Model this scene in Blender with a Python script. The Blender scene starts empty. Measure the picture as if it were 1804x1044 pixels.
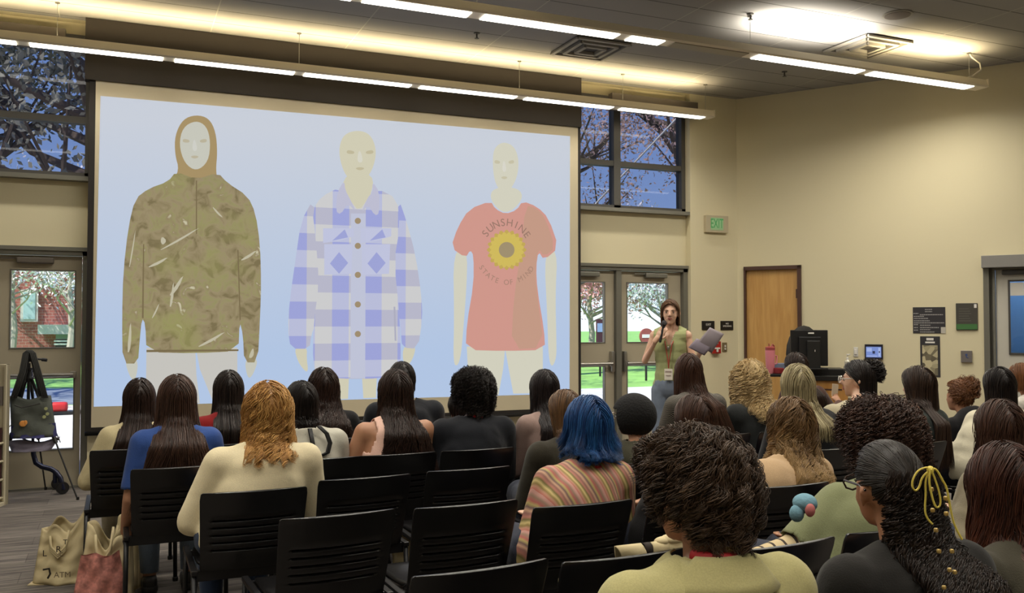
import bpy, bmesh, math, random
import numpy as np
from mathutils import Vector, Matrix, Euler
S = bpy.context.scene
COL = S.collection
R = math.radians
PI = math.pi

# ------------------------------------------------------------------ camera, exposure, sky, sun
F, CX, CY, EYE = 1600.0, 902.0, 522.0, 1.5
YAW = R(-23.6)
TILT = math.atan(48 / F)
cam_data = bpy.data.cameras.new('camera')
cam_data.sensor_fit = 'HORIZONTAL'
cam_data.sensor_width = 36.0
cam_data.lens = 36.0 * F / 1804.0
cam_data.clip_end = 400
cam = bpy.data.objects.new('camera', cam_data)
COL.objects.link(cam)
cam.location = (0, 0, EYE)
cam.rotation_euler = (PI / 2 + TILT, 0, YAW)
S.camera = cam
S.view_settings.view_transform = 'Standard'
S.view_settings.look = 'None'
S.view_settings.gamma = 1
S.view_settings.use_curve_mapping = False
S.view_settings.exposure = 0.0
S.cycles.use_denoising = True
S.cycles.max_bounces = 7
S.cycles.transparent_max_bounces = 16
S.cycles.sample_clamp_indirect = 4.0

w = bpy.data.worlds.new('sky'); S.world = w; w.use_nodes = True
nt = w.node_tree; nt.nodes.clear()
wo = nt.nodes.new('ShaderNodeOutputWorld'); bg = nt.nodes.new('ShaderNodeBackground')
tc = nt.nodes.new('ShaderNodeTexCoord'); sx = nt.nodes.new('ShaderNodeSeparateXYZ')
cr = nt.nodes.new('ShaderNodeValToRGB')
nt.links.new(tc.outputs['Generated'], sx.inputs[0]); nt.links.new(sx.outputs['Z'], cr.inputs[0])
cr.color_ramp.elements[0].position = 0.0; cr.color_ramp.elements[0].color = (0.85, 0.92, 1.0, 1)
cr.color_ramp.elements[1].position = 0.5; cr.color_ramp.elements[1].color = (0.10, 0.24, 0.72, 1)
e = cr.color_ramp.elements.new(0.12); e.color = (0.34, 0.52, 0.95, 1)
nt.links.new(cr.outputs[0], bg.inputs[0]); bg.inputs[1].default_value = 1.7
nt.links.new(bg.outputs[0], wo.inputs[0])

sun_d = bpy.data.lights.new('sun', 'SUN'); sun_d.energy = 8.0; sun_d.angle = R(0.6); sun_d.color = (1, .95, .86)
sun = bpy.data.objects.new('sun', sun_d); COL.objects.link(sun)
sun.rotation_euler = Vector((0.55, 0.30, -0.78)).to_track_quat('-Z', 'Y').to_euler()

LAMP = 1.0          # strength of the ceiling fixtures

# ------------------------------------------------------------------ pixel -> place
def ray(px, py):
    d = Vector(((px - CX) / F, -(py - CY) / F, -1.0))
    return (Euler((PI / 2 + TILT, 0, YAW)).to_matrix() @ d)
O = Vector((0, 0, EYE))
def at_y(px, py, Y):
    d = ray(px, py); return O + d * (Y / d.y)
def at_z(px, py, z):
    d = ray(px, py); return O + d * ((z - EYE) / d.z)
FW = Vector((math.sin(-YAW), math.cos(-YAW), 0))
def at_d(px, py, depth):
    d = ray(px, py); return O + d * (depth / d.dot(FW))
WY = 9.17                                   # face of the front wall
CEIL = 4.29
RWO = Vector((7.05, WY, 0)); RWA = math.atan2(-.819, .573)   # corner and direction of the right wall
RWD = Vector((math.cos(RWA), math.sin(RWA), 0)); RWN = Vector((-math.sin(RWA), math.cos(RWA), 0))
def at_r(px, py, off=0):                    # -> (distance along the right wall, height)
    d = ray(px, py); o = RWO - RWN * off
    p = O + d * ((o - O).dot(RWN) / d.dot(RWN))
    return (p - RWO).dot(RWD), p.z

# ------------------------------------------------------------------ materials
def lin(c):
    return tuple(((v / 255) / 12.92 if v <= 10 else ((v / 255 + .055) / 1.055) ** 2.4) for v in c) + (1,)
MATS = {}
def base(name):
    m = bpy.data.materials.new(name); m.use_nodes = True
    n = m.node_tree; return m, n, n.nodes['Principled BSDF']
def N(n, t, **k):
    q = n.nodes.new(t)
    for a, b in k.items(): setattr(q, a, b)
    return q
def mat(name, c, rough=.7, metal=0, bump=0, bscale=60, var=0, vscale=4, sheen=0, spec=.5, emit=None, es=1, coat=0):
    if name in MATS: return MATS[name]
    m, n, b = base(name)
    b.inputs['Base Color'].default_value = lin(c)
    b.inputs['Roughness'].default_value = rough; b.inputs['Metallic'].default_value = metal
    b.inputs['Specular IOR Level'].default_value = spec
    if sheen: b.inputs['Sheen Weight'].default_value = sheen
    if coat: b.inputs['Coat Weight'].default_value = coat
    if emit: b.inputs['Emission Color'].default_value = lin(emit); b.inputs['Emission Strength'].default_value = es
    if bump or var:
        t = N(n, 'ShaderNodeTexCoord')
    if bump:
        x = N(n, 'ShaderNodeTexNoise'); x.inputs['Scale'].default_value = bscale; x.inputs['Detail'].default_value = 4
        u = N(n, 'ShaderNodeBump'); u.inputs['Strength'].default_value = bump; u.inputs['Distance'].default_value = .01
        n.links.new(t.outputs['Object'], x.inputs['Vector']); n.links.new(x.outputs['Fac'], u.inputs['Height']); n.links.new(u.outputs[0], b.inputs['Normal'])
    if var:
        x = N(n, 'ShaderNodeTexNoise'); x.inputs['Scale'].default_value = vscale; x.inputs['Detail'].default_value = 5
        r = N(n, 'ShaderNodeValToRGB'); l = lin(c)
        r.color_ramp.elements[0].position = .3; r.color_ramp.elements[1].position = .7
        r.color_ramp.elements[0].color = tuple(v * (1 - var) for v in l[:3]) + (1,)
        r.color_ramp.elements[1].color = tuple(min(1, v * (1 + var)) for v in l[:3]) + (1,)
        n.links.new(t.outputs['Object'], x.inputs['Vector']); n.links.new(x.outputs['Fac'], r.inputs[0]); n.links.new(r.outputs[0], b.inputs['Base Color'])
    MATS[name] = m; return m
def stripes(name, axis, scale, cols, rough=.8, noise=0.0, bump=.2, interp='CONSTANT'):
    """bands of colour across one object axis"""
    if name in MATS: return MATS[name]
    m, n, b = base(name); b.inputs['Roughness'].default_value = rough
    t = N(n, 'ShaderNodeTexCoord'); s = N(n, 'ShaderNodeSeparateXYZ'); n.links.new(t.outputs['Object'], s.inputs[0])
    mu = N(n, 'ShaderNodeMath', operation='MULTIPLY'); mu.inputs[1].default_value = scale
    if isinstance(axis, str): n.links.new(s.outputs[axis], mu.inputs[0])
    else:
        d = N(n, 'ShaderNodeVectorMath', operation='DOT_PRODUCT'); d.inputs[1].default_value = axis
        n.links.new(t.outputs['Object'], d.inputs[0]); n.links.new(d.outputs['Value'], mu.inputs[0])
    last = mu.outputs[0]
    if noise:
        x = N(n, 'ShaderNodeTexNoise'); x.inputs['Scale'].default_value = 9; n.links.new(t.outputs['Object'], x.inputs['Vector'])
        q = N(n, 'ShaderNodeMath', operation='MULTIPLY_ADD'); q.inputs[1].default_value = noise
        n.links.new(x.outputs['Fac'], q.inputs[0]); n.links.new(last, q.inputs[2]); last = q.outputs[0]
    fr = N(n, 'ShaderNodeMath', operation='FRACT'); n.links.new(last, fr.inputs[0])
    r = N(n, 'ShaderNodeValToRGB'); r.color_ramp.interpolation = interp
    el = r.color_ramp.elements
    for i, (p, c) in enumerate(cols):
        q = el[i] if i < 2 else el.new(p)
        q.position = p; q.color = lin(c)
    n.links.new(fr.outputs[0], r.inputs[0]); n.links.new(r.outputs[0], b.inputs['Base Color'])
    u = N(n, 'ShaderNodeBump'); u.inputs['Strength'].default_value = bump; u.inputs['Distance'].default_value = .004
    n.links.new(fr.outputs[0], u.inputs['Height']); n.links.new(u.outputs[0], b.inputs['Normal'])
    MATS[name] = m; return m
def glow(name, c, s=1.0):
    if name in MATS: return MATS[name]
    m, n, b = base(name)
    b.inputs['Base Color'].default_value = (0.01, .01, .01, 1); b.inputs['Roughness'].default_value = .9; b.inputs['Specular IOR Level'].default_value = 0
    b.inputs['Emission Color'].default_value = lin(c); b.inputs['Emission Strength'].default_value = s
    MATS[name] = m; return m

# ------------------------------------------------------------------ mesh building
class MB:
    def __init__(s): s.v = []; s.f = []
    def add(s, vs, fs):
        k = len(s.v); s.v += [tuple(v) for v in vs]; s.f += [tuple(i + k for i in f) for f in fs]; return s
    def box(s, x0, x1, y0, y1, z0, z1, M=None):
        vs = [Vector(p) for p in ((x0, y0, z0), (x1, y0, z0), (x1, y1, z0), (x0, y1, z0), (x0, y0, z1), (x1, y0, z1), (x1, y1, z1), (x0, y1, z1))]
        if M: vs = [M @ v for v in vs]
        return s.add(vs, [(0, 3, 2, 1), (4, 5, 6, 7), (0, 1, 5, 4), (1, 2, 6, 5), (2, 3, 7, 6), (3, 0, 4, 7)])
    def bbox(s, c, d, b=.005, M=None):          # chamfered box: centre, size
        bm = bmesh.new(); bmesh.ops.create_cube(bm, size=1)
        for v in bm.verts: v.co = Vector((v.co.x * d[0], v.co.y * d[1], v.co.z * d[2]))
        bmesh.ops.bevel(bm, geom=list(bm.edges), offset=b, segments=2, affect='EDGES', profile=.6)
        bm.verts.index_update()
        vs = [v.co + Vector(c) for v in bm.verts]
        if M: vs = [M @ v for v in vs]
        s.add(vs, [[v.index for v in f.verts] for f in bm.faces]); bm.free(); return s
    def tube(s, pts, r, n=8, cap=True):
        pts = [Vector(p) for p in pts]; m = len(pts)
        rs = r if isinstance(r, (list, tuple)) else [r] * m
        up = Vector((0.13, .21, .97)); vs = []; fs = []; prev = None
        for i, p in enumerate(pts):
            t = (pts[min(i + 1, m - 1)] - pts[max(i - 1, 0)]).normalized()
            a = (prev - t * prev.dot(t)) if prev else t.cross(up)
            if a.length < 1e-5: a = t.cross(Vector((1, 0, 0)))
            a.normalize(); prev = a; b = t.cross(a)
            for k in range(n):
                w_ = 2 * PI * k / n; vs.append(p + (a * math.cos(w_) + b * math.sin(w_)) * rs[i])
        for i in range(m - 1):
            for k in range(n):
                k2 = (k + 1) % n; fs.append((i * n + k, i * n + k2, (i + 1) * n + k2, (i + 1) * n + k))
        if cap: fs.append(tuple(range(n - 1, -1, -1))); fs.append(tuple((m - 1) * n + k for k in range(n)))
        return s.add(vs, fs)
    def lathe(s, prof, c=(0, 0, 0), n=20, M=None):
        vs = []; fs = []
        for (r, z) in prof:
            for k in range(n): vs.append(Vector((c[0] + r * math.cos(2 * PI * k / n), c[1] + r * math.sin(2 * PI * k / n), c[2] + z)))
        m = len(prof)
        for i in range(m - 1):
            for k in range(n):
                k2 = (k + 1) % n; fs.append((i * n + k, i * n + k2, (i + 1) * n + k2, (i + 1) * n + k))
        fs.append(tuple(range(n - 1, -1, -1))); fs.append(tuple((m - 1) * n + k for k in range(n)))
        if M: vs = [M @ v for v in vs]
        return s.add(vs, fs)
    def ell(s, c, r, nu=14, nv=9, M=None):
        vs = []; fs = []
        for j in range(nv + 1):
            th = PI * j / nv
            for k in range(nu):
                ph = 2 * PI * k / nu
                vs.append(Vector((r[0] * math.sin(th) * math.cos(ph), r[1] * math.sin(th) * math.sin(ph), r[2] * math.cos(th))))
        for j in range(nv):
            for k in range(nu):
                k2 = (k + 1) % nu; fs.append((j * nu + k, (j + 1) * nu + k, (j + 1) * nu + k2, j * nu + k2))
        if M: vs = [M @ v for v in vs]
        vs = [v + Vector(c) for v in vs]
        return s.add(vs, fs)
    def cap(s, a, b, ra, rb, n=12):              # tapered limb with round ends
        a = Vector(a); b = Vector(b); t = (b - a).normalized() if (b - a).length > 1e-6 else Vector((0, 0, 1))
        pts = []; rs = []
        for k in (0.05, .35, .65, .87): q = k * PI / 2; pts.append(a - t * ra * math.cos(q)); rs.append(ra * math.sin(q))
        pts += [a, (a + b) / 2, b]; rs += [ra, (ra + rb) / 2, rb]
        for k in (.87, .65, .35, 0.05): q = k * PI / 2; pts.append(b + t * rb * math.cos(q)); rs.append(rb * math.sin(q))
        return s.tube(pts, rs, n)
    def prism(s, poly, y0, y1, M=None):           # outline in x,z pushed from y0 to y1
        n = len(poly)
        vs = [Vector((p[0], y0, p[1])) for p in poly] + [Vector((p[0], y1, p[1])) for p in poly]
        if M: vs = [M @ v for v in vs]
        return s.add(vs, [tuple(range(n)), tuple(range(2 * n - 1, n - 1, -1))] + [(i, i + n, (i + 1) % n + n, (i + 1) % n) for i in range(n)])
    def mesh(s, name, m, smooth=False):
        me = bpy.data.meshes.new(name); me.from_pydata(s.v, [], s.f); me.update()
        if smooth: me.polygons.foreach_set('use_smooth', [True] * len(me.polygons))
        bm = bmesh.new(); bm.from_mesh(me); bmesh.ops.recalc_face_normals(bm, faces=bm.faces); bm.to_mesh(me); bm.free()
        if m: me.materials.append(m)
        return me
    def build(s, name, m, parent=None, smooth=False, loc=None, rot=None, sharp=None):
        o = bpy.data.objects.new(name, s.mesh(name, m, smooth)); COL.objects.link(o)
        if sharp is not None:
            md = o.modifiers.new('edges', 'EDGE_SPLIT'); md.split_angle = R(sharp)
        if parent: o.parent = parent
        if loc is not None: o.location = loc
        if rot is not None: o.rotation_euler = rot
        return o
def tag(o, label=None, cat=None, group=None, kind=None):
    if label: o['label'] = label
    if cat: o['category'] = cat
    if group: o['group'] = group
    if kind: o['kind'] = kind
    return o
def thing(name, label, cat, loc=(0, 0, 0), rz=0, group=None, kind=None):
    o = bpy.data.objects.new(name, None); o.empty_display_size = .1; COL.objects.link(o)
    o.location = loc; o.rotation_euler = (0, 0, rz)
    return tag(o, label, cat, group, kind)
def copy_tree(o, parent=None):
    c = o.copy(); COL.objects.link(c)
    if parent: c.parent = parent
    for ch in list(o.children): copy_tree(ch, c)
    return c
def struct(o): o['kind'] = 'structure'; return o
def text(body, size, m, name, parent, M, extrude=.001, align='CENTER'):
    cu = bpy.data.curves.new(name, 'FONT'); cu.body = body; cu.size = size; cu.extrude = extrude
    cu.align_x = align; cu.align_y = 'CENTER'
    to = bpy.data.objects.new('t', cu); COL.objects.link(to)
    dg = bpy.context.evaluated_depsgraph_get()
    me = bpy.data.meshes.new_from_object(to.evaluated_get(dg))
    bpy.data.objects.remove(to)
    me.transform(M)
    if m:
        me.materials.clear(); me.materials.append(m)
        if name is None: return me
    o = bpy.data.objects.new(name, me); COL.objects.link(o); o.parent = parent
    return o
UP = Matrix.Rotation(PI / 2, 4, 'X')     # text stood upright, read from the -Y side

# ------------------------------------------------------------------ materials of the room
def wall_mat():
    m, n, b = base('wall_paint'); b.inputs['Roughness'].default_value = .85
    t = N(n, 'ShaderNodeTexCoord'); x = N(n, 'ShaderNodeTexNoise'); x.inputs['Scale'].default_value = 180
    u = N(n, 'ShaderNodeBump'); u.inputs['Strength'].default_value = .08; u.inputs['Distance'].default_value = .004
    n.links.new(t.outputs['Object'], x.inputs['Vector']); n.links.new(x.outputs['Fac'], u.inputs['Height']); n.links.new(u.outputs[0], b.inputs['Normal'])
    b.inputs['Base Color'].default_value = lin((218, 208, 174)); return m
M_WALL = wall_mat()
M_FRAME = mat('door_paint', (172, 162, 140), .5, bump=.05, bscale=200)
M_FRAME2 = mat('frame_metal', (120, 118, 108), .4, .3)
M_WFRAME = mat('window_frame_metal', (80, 78, 74), .45, .3)
M_DARK = mat('black_plastic', (14, 13, 14), .45)
M_BAND = mat('dark_screen_housing', (40, 34, 28), .8, bump=.05)
M_SHADEBOX = mat('shade_box', (92, 84, 74), .6)
M_CHROME = mat('brushed_metal', (170, 168, 162), .3, .9)
M_FIX = mat('fixture_paint', (240, 230, 206), .5)
def carpet():
    m, n, b = base('carpet'); b.inputs['Roughness'].default_value = .95; b.inputs['Specular IOR Level'].default_value = .15
    t = N(n, 'ShaderNodeTexCoord'); mp = N(n, 'ShaderNodeMapping'); mp.inputs['Scale'].default_value = (1.1, 16, 1)
    x = N(n, 'ShaderNodeTexNoise'); x.inputs['Scale'].default_value = 2.2; x.inputs['Detail'].default_value = 8; x.inputs['Roughness'].default_value = .65
    br = N(n, 'ShaderNodeTexBrick'); br.inputs['Scale'].default_value = 1.0; br.inputs['Mortar Size'].default_value = .003
    br.inputs['Brick Width'].default_value = 1.0; br.inputs['Row Height'].default_value = .25
    br.inputs['Color1'].default_value = (.8, .8, .8, 1); br.inputs['Color2'].default_value = (1.15, 1.15, 1.15, 1); br.inputs['Mortar'].default_value = (.7, .7, .7, 1)
    r = N(n, 'ShaderNodeValToRGB'); r.color_ramp.elements[0].position = .33; r.color_ramp.elements[1].position = .68
    r.color_ramp.elements[0].color = lin((74, 70, 70)); r.color_ramp.elements[1].color = lin((136, 128, 120))
    mx = N(n, 'ShaderNodeMixRGB', blend_type='MULTIPLY'); mx.inputs[0].default_value = 1
    n.links.new(t.outputs['Object'], mp.inputs[0]); n.links.new(mp.outputs[0], x.inputs['Vector']); n.links.new(x.outputs['Fac'], r.inputs[0])
    n.links.new(t.outputs['Object'], br.inputs['Vector']); n.links.new(r.outputs[0], mx.inputs[1]); n.links.new(br.outputs['Color'], mx.inputs[2])
    n.links.new(mx.outputs[0], b.inputs['Base Color'])
    f = N(n, 'ShaderNodeTexNoise'); f.inputs['Scale'].default_value = 350
    u = N(n, 'ShaderNodeBump'); u.inputs['Strength'].default_value = .5; u.inputs['Distance'].default_value = .004
    n.links.new(t.outputs['Object'], f.inputs['Vector']); n.links.new(f.outputs['Fac'], u.inputs['Height']); n.links.new(u.outputs[0], b.inputs['Normal'])
    return m
def ceiling_mat():
    m, n, b = base('ceiling_panels'); b.inputs['Roughness'].default_value = .9; b.inputs['Specular IOR Level'].default_value = .2
    t = N(n, 'ShaderNodeTexCoord'); s = N(n, 'ShaderNodeSeparateXYZ'); n.links.new(t.outputs['Object'], s.inputs[0])
    def line(out, per, off, wd):
        a = N(n, 'ShaderNodeMath', operation='ADD'); a.inputs[1].default_value = off; n.links.new(out, a.inputs[0])
        d = N(n, 'ShaderNodeMath', operation='DIVIDE'); d.inputs[1].default_value = per; n.links.new(a.outputs[0], d.inputs[0])
        f = N(n, 'ShaderNodeMath', operation='FRACT'); n.links.new(d.outputs[0], f.inputs[0])
        l = N(n, 'ShaderNodeMath', operation='LESS_THAN'); l.inputs[1].default_value = wd / per; n.links.new(f.outputs[0], l.inputs[0]); return l.outputs[0]
    ly = line(s.outputs['Y'], .35, 10 * .35 - 8.38 + 7 * .35 + 8.05, .012)
    lx = line(s.outputs['X'], 1.3, 5.7, .010)
    m1 = N(n, 'ShaderNodeMixRGB'); m1.inputs[1].default_value = lin((152, 150, 146)); m1.inputs[2].default_value = lin((92, 90, 86)); n.links.new(ly, m1.inputs[0])
    m2 = N(n, 'ShaderNodeMixRGB'); m2.inputs[2].default_value = lin((176, 172, 162)); n.links.new(lx, m2.inputs[0]); n.links.new(m1.outputs[0], m2.inputs[1])
    n.links.new(m2.outputs[0], b.inputs['Base Color']); return m

# ------------------------------------------------------------------ room shell
def rect_wall(name, x0, x1, y0, y1, z0, z1, holes, m=M_WALL):   # wall slab with rectangular openings (x0,x1,z0,z1)
    b = MB(); xs = sorted({x0, x1} | {h[0] for h in holes} | {h[1] for h in holes})
    for a, c in zip(xs[:-1], xs[1:]):
        zs = [z0]
        for h in sorted([h for h in holes if h[0] <= a + 1e-6 and h[1] >= c - 1e-6], key=lambda h: h[2]): zs += [h[2], h[3]]
        zs.append(z1)
        for k in range(0, len(zs), 2):
            if zs[k + 1] - zs[k] > 1e-4: b.box(a, c, y0, y1, zs[k], zs[k + 1])
    return b
XL = -4.5; YB = -3.0
struct(MB().box(XL - .2, 13.5, YB - .2, WY + .35, -.2, 0).build('floor', carpet()))
struct(MB().box(XL - .2, 13.5, YB - .2, WY + .35, CEIL, CEIL + .2).build('ceiling', ceiling_mat()))
BAYS = [(-2.15, -.22), (4.45, 6.36)]
REC = .10
holes = []
for a, c in BAYS: holes.append((a, c, 0, CEIL - .001))
struct(rect_wall('w', XL, 7.05 + .2, WY, WY + .3, 0, CEIL, holes).build('wall_front', M_WALL))
bw = MB()
for a, c in BAYS:
    bw.box(a, c, WY + REC, WY + .3, 2.20, 2.84); bw.box(a, c, WY + REC, WY + .3, 4.18, CEIL)
struct(bw.build('wall_front_infill', M_WALL))
ML = Matrix.Translation(RWO) @ Matrix.Rotation(RWA, 4, 'Z')
RL = 7.9
s0, _ = at_r(1312, 600); s1, _ = at_r(1413, 600); g0, _ = at_r(1744, 600)
b = rect_wall('w', 0, RL, 0, .2, 0, CEIL, [(s0, s1, 0, 2.2), (g0, g0 + 1.15, 0, 2.14)])
rw = struct(b.build('wall_right', M_WALL)); rw.matrix_world = ML
struct(MB().box(XL - .2, XL, YB, WY, 0, CEIL).build('wall_left', M_WALL))
struct(MB().box(XL - .2, 13.5, YB - .2, YB, 0, CEIL).build('wall_back', M_WALL))
e_ = ML @ Vector((RL, 0, 0))
struct(MB().box(e_.x - .02, e_.x + .18, YB, e_.y + .1, 0, CEIL).build('wall_side', M_WALL))
M_BASE = mat('baseboard_rubber', (52, 46, 42), .6)
bb = MB().box(XL, BAYS[0][0], WY - .012, WY, 0, .11).box(BAYS[0][1], BAYS[1][0], WY - .012, WY, 0, .11).box(BAYS[1][1], 7.04, WY - .012, WY, 0, .11)
struct(bb.build('baseboard_front', M_BASE))
bb = struct(MB().box(0.02, s0, -.012, 0, 0, .11).box(s1, g0, -.012, 0, 0, .11).build('baseboard_right', M_BASE)); bb.matrix_world = ML

def glassmat(name, tint, gl=.08):
    m = bpy.data.materials.new(name); m.use_nodes = True; n = m.node_tree; n.nodes.clear()
    o = n.nodes.new('ShaderNodeOutputMaterial'); mx = n.nodes.new('ShaderNodeMixShader'); t = n.nodes.new('ShaderNodeBsdfTransparent'); g = n.nodes.new('ShaderNodeBsdfGlossy')
    t.inputs[0].default_value = tint + (1,); g.inputs['Roughness'].default_value = .02; mx.inputs[0].default_value = gl
    n.links.new(t.outputs[0], mx.inputs[1]); n.links.new(g.outputs[0], mx.inputs[2]); n.links.new(mx.outputs[0], o.inputs[0]); return m
M_GLASS = glassmat('door_glass', (.95, .97, .96), .05)
M_TINT = glassmat('window_glass_tinted', (.56, .56, .58), .02)

for i, (a, c) in enumerate(BAYS):
    # window: frame, mullions, four panes, shade box
    wn = thing('window_%d' % (i + 1), None, None, (0, 0, 0), kind='structure')
    yy = WY + REC; z0, z1, mid = 2.84, 4.18, (a + c) / 2
    f = MB(); t = .055
    f.box(a, a + t, yy, yy + .12, z0, z1).box(c - t, c, yy, yy + .12, z0, z1).box(a, c, yy, yy + .12, z0, z0 + t).box(a, c, yy, yy + .12, z1 - t, z1)
    f.box(mid - .045, mid + .045, yy, yy + .12, z0, z1).box(a, c, yy + .01, yy + .12, 3.36, 3.42)
    f.build('window_frame', M_WFRAME, wn)
    MB().box(a + .002, c - .002, WY + .002, yy + .03, z0 - .03, z0 + .012).build('window_sill', M_FRAME2, wn)
    for xa, xb in ((a + t, mid - .045), (mid + .045, c - t)):
        for za, zb in ((z0 + t, 3.36), (3.42, z1 - t)):
            MB().box(xa, xb, yy + .06, yy + .066, za, zb).build('pane', M_TINT, wn)
    sb = tag(MB().bbox(((a + c) / 2 + (.42 if i else -.08), WY - .045, 4.075), (c - a + (-.72 if i else -.28), .09, .19), .006).build('shade_box', M_SHADEBOX),
        ['brown roller shade box above the window left of the screen', 'brown roller shade box above the window right of the screen'][i], 'shade box', 'roller shade boxes')
    # doors
    dr = thing('door_%d' % (i + 1), None, None, (0, 0, 0), kind='structure')
    f = MB(); yd = WY + .12
    f.box(a, a + .07, WY + .06, yd + .1, 0, 2.2).box(c - .06, c, WY + .06, yd + .1, 0, 2.2).box(a, c, WY + .06, yd + .1, 2.125, 2.2).box(a, c, WY + .04, WY + .06, 2.165, 2.2)
    if i == 0: mid = -1.19
    f.box(mid - .035, mid + .035, WY + .07, yd + .1, 0, 2.13)
    f.box(a, c, WY + .09, yd + .1, 0, .02)
    f.build('door_frame', M_FRAME2, dr)
    for side in (0, 1):
        x0, x1 = ((a + .075, mid - .04) if side == 0 else (mid + .04, c - .065))
        gl, gr = (x0 + .16, x1 - .13) if side == 0 else (x0 + .10, x1 - .19)
        if i == 0: gl, gr = (x0 + .13, x1 - .2) if side == 0 else (-.86, -.345)
        lf = MB(); y0, y1 = yd, yd + .045
        lf.box(x0, gl, y0, y1, .02, 2.12).box(gr, x1, y0, y1, .02, 2.12)
        lf.box(gl, gr, y0, y1, .02, .36).box(gl, gr, y0, y1, 1.0, 1.285).box(gl, gr, y0, y1, 1.98, 2.12)
        leaf = lf.build('door_leaf', M_FRAME, dr)
        MB().box(gl - .003, gr + .003, y0 + .018, y0 + .026, .355, 1.005).box(gl - .003, gr + .003, y0 + .018, y0 + .026, 1.28, 1.985).build('glass', M_GLASS, leaf)
        bead = MB()
        for za, zb in ((.36, 1.0), (1.285, 1.98)):
            bead.box(gl - .012, gl, y0 - .006, y0, za - .012, zb + .012).box(gr, gr + .012, y0 - .006, y0, za - .012, zb + .012)
            bead.box(gl, gr, y0 - .006, y0, za - .012, za).box(gl, gr, y0 - .006, y0, zb, zb + .012)
        bead.build('glazing_bead', M_FRAME2, leaf)
        pb = MB().tube([(x0 + .06, y0 - .065, 1.035), (x1 - .06, y0 - .065, 1.035)], .018, 10)
        pb.bbox((x0 + .06, y0 - .035, 1.035), (.05, .07, .06)).bbox((x1 - .06, y0 - .035, 1.035), (.05, .07, .06))
        hx = x1 - .045 if side == 0 else x0 + .045
        pb.bbox((hx, y0 - .03, 1.06), (.045, .06, .24), .01)
        pb.build('push_bar', M_CHROME, leaf, smooth=True, sharp=30)
        cl = MB().bbox(((x0 + x1) / 2 + .05, y0 - .035, 2.075), (.30, .06, .055), .01).bbox(((x0 + x1) / 2 - .1, y0 - .03, 2.09), (.28, .02, .012), .003)
        cl.build('door_closer', M_FRAME2 if i else M_SHADEBOX, leaf)

# wood door, right wall
dr = thing('door_3', None, None, kind='structure'); dr.matrix_world = ML
M_BROWN = mat('brown_frame_paint', (74, 48, 38), .45)
def wood(name, c1, c2, sc=(1, 1, 9), rough=.4):
    m, n, b = base(name); b.inputs['Roughness'].default_value = rough
    t = N(n, 'ShaderNodeTexCoord'); mp = N(n, 'ShaderNodeMapping'); mp.inputs['Scale'].default_value = sc
    x = N(n, 'ShaderNodeTexNoise'); x.inputs['Scale'].default_value = 3; x.inputs['Detail'].default_value = 8; x.inputs['Distortion'].default_value = .6
    r = N(n, 'ShaderNodeValToRGB'); r.color_ramp.elements[0].position = .3; r.color_ramp.elements[1].position = .7
    r.color_ramp.elements[0].color = lin(c1); r.color_ramp.elements[1].color = lin(c2)
    n.links.new(t.outputs['Object'], mp.inputs[0]); n.links.new(mp.outputs[0], x.inputs['Vector']); n.links.new(x.outputs['Fac'], r.inputs[0]); n.links.new(r.outputs[0], b.inputs['Base Color']); return m
M_DOORWOOD = wood('maple_door', (186, 140, 78), (206, 162, 98), (7, 7, .7))
t = .045
MB().box(s0, s0 + t * .5, -.03, .12, 0, 2.2).box(s1 - t, s1, -.03, .12, 0, 2.2).box(s0, s1, -.03, .12, 2.2 - t, 2.2).build('door_frame', M_BROWN, dr)
lf = MB().box(s0 + t * .5, s1 - t, .02, .065, .01, 2.2 - t).build('door_leaf', M_DOORWOOD, dr)
MB().bbox((s1 - t - .004, .0, 1.86), (.03, .04, .11), .004).bbox((s1 - t - .004, .0, .3), (.03, .04, .11), .004).bbox((s1 - t - .004, .0, 1.08), (.03, .04, .11), .004).build('hinge', M_BROWN, lf)
MB().tube([(s0 + .07, .02, .98), (s0 + .07, -.05, .98), (s0 + .17, -.05, .98)], .01, 8).build('door_handle', M_CHROME, lf, smooth=True)
# glazed door at the right edge
dr = thing('door_4', None, None, kind='structure'); dr.matrix_world = ML
gx = at_r(1732, 600)[0]
MB().bbox((gx + .72, -.05, 2.165), (1.44, .10, .13), .004).build('door_header', mat('header_metal', (150, 148, 144), .4, .4), dr)
MB().box(g0 - .055, g0, -.02, .2, 0, 2.1).box(g0, g0 + .055, .03, .16, 0, 2.1).box(g0, g0 + .03, .03, .2, 0, 2.13).box(g0, g0 + 1.15, .03, .2, 2.08, 2.14).build('door_frame', M_FRAME2, dr)
ga = at_r(1777, 500)[0]
lm = mat('pale_door_paint', (196, 192, 180), .5)
lf = MB().box(g0 + .06, ga, .06, .105, .01, 2.08).box(ga, g0 + 1.12, .06, .105, .01, 1.18).box(ga, g0 + 1.12, .06, .105, 1.96, 2.08).box(g0 + 1.0, g0 + 1.14, .06, .105, 1.18, 1.96).build('door_leaf', lm, dr)
MB().box(ga - .01, ga + .01, .045, .06, 1.17, 1.97).box(ga, g0 + 1.0, .045, .06, 1.17, 1.19).box(ga, g0 + 1.0, .045, .06, 1.95, 1.97).build('glazing_bead', M_WFRAME, lf)
MB().box(ga, g0 + 1.0, .078, .086, 1.18, 1.96).build('glass', glassmat('blue_door_glass', (.82, .88, .92), .06), lf)
MB().box(ga + .012, ga + .14, .04, .044, 1.80, 1.94).build('paper_note', mat('note_paper', (214, 210, 200), .8), lf)
MB().bbox((g0 + .3, .03, 2.05), (.36, .05, .05), .01).build('door_closer', M_WFRAME, lf)
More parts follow.
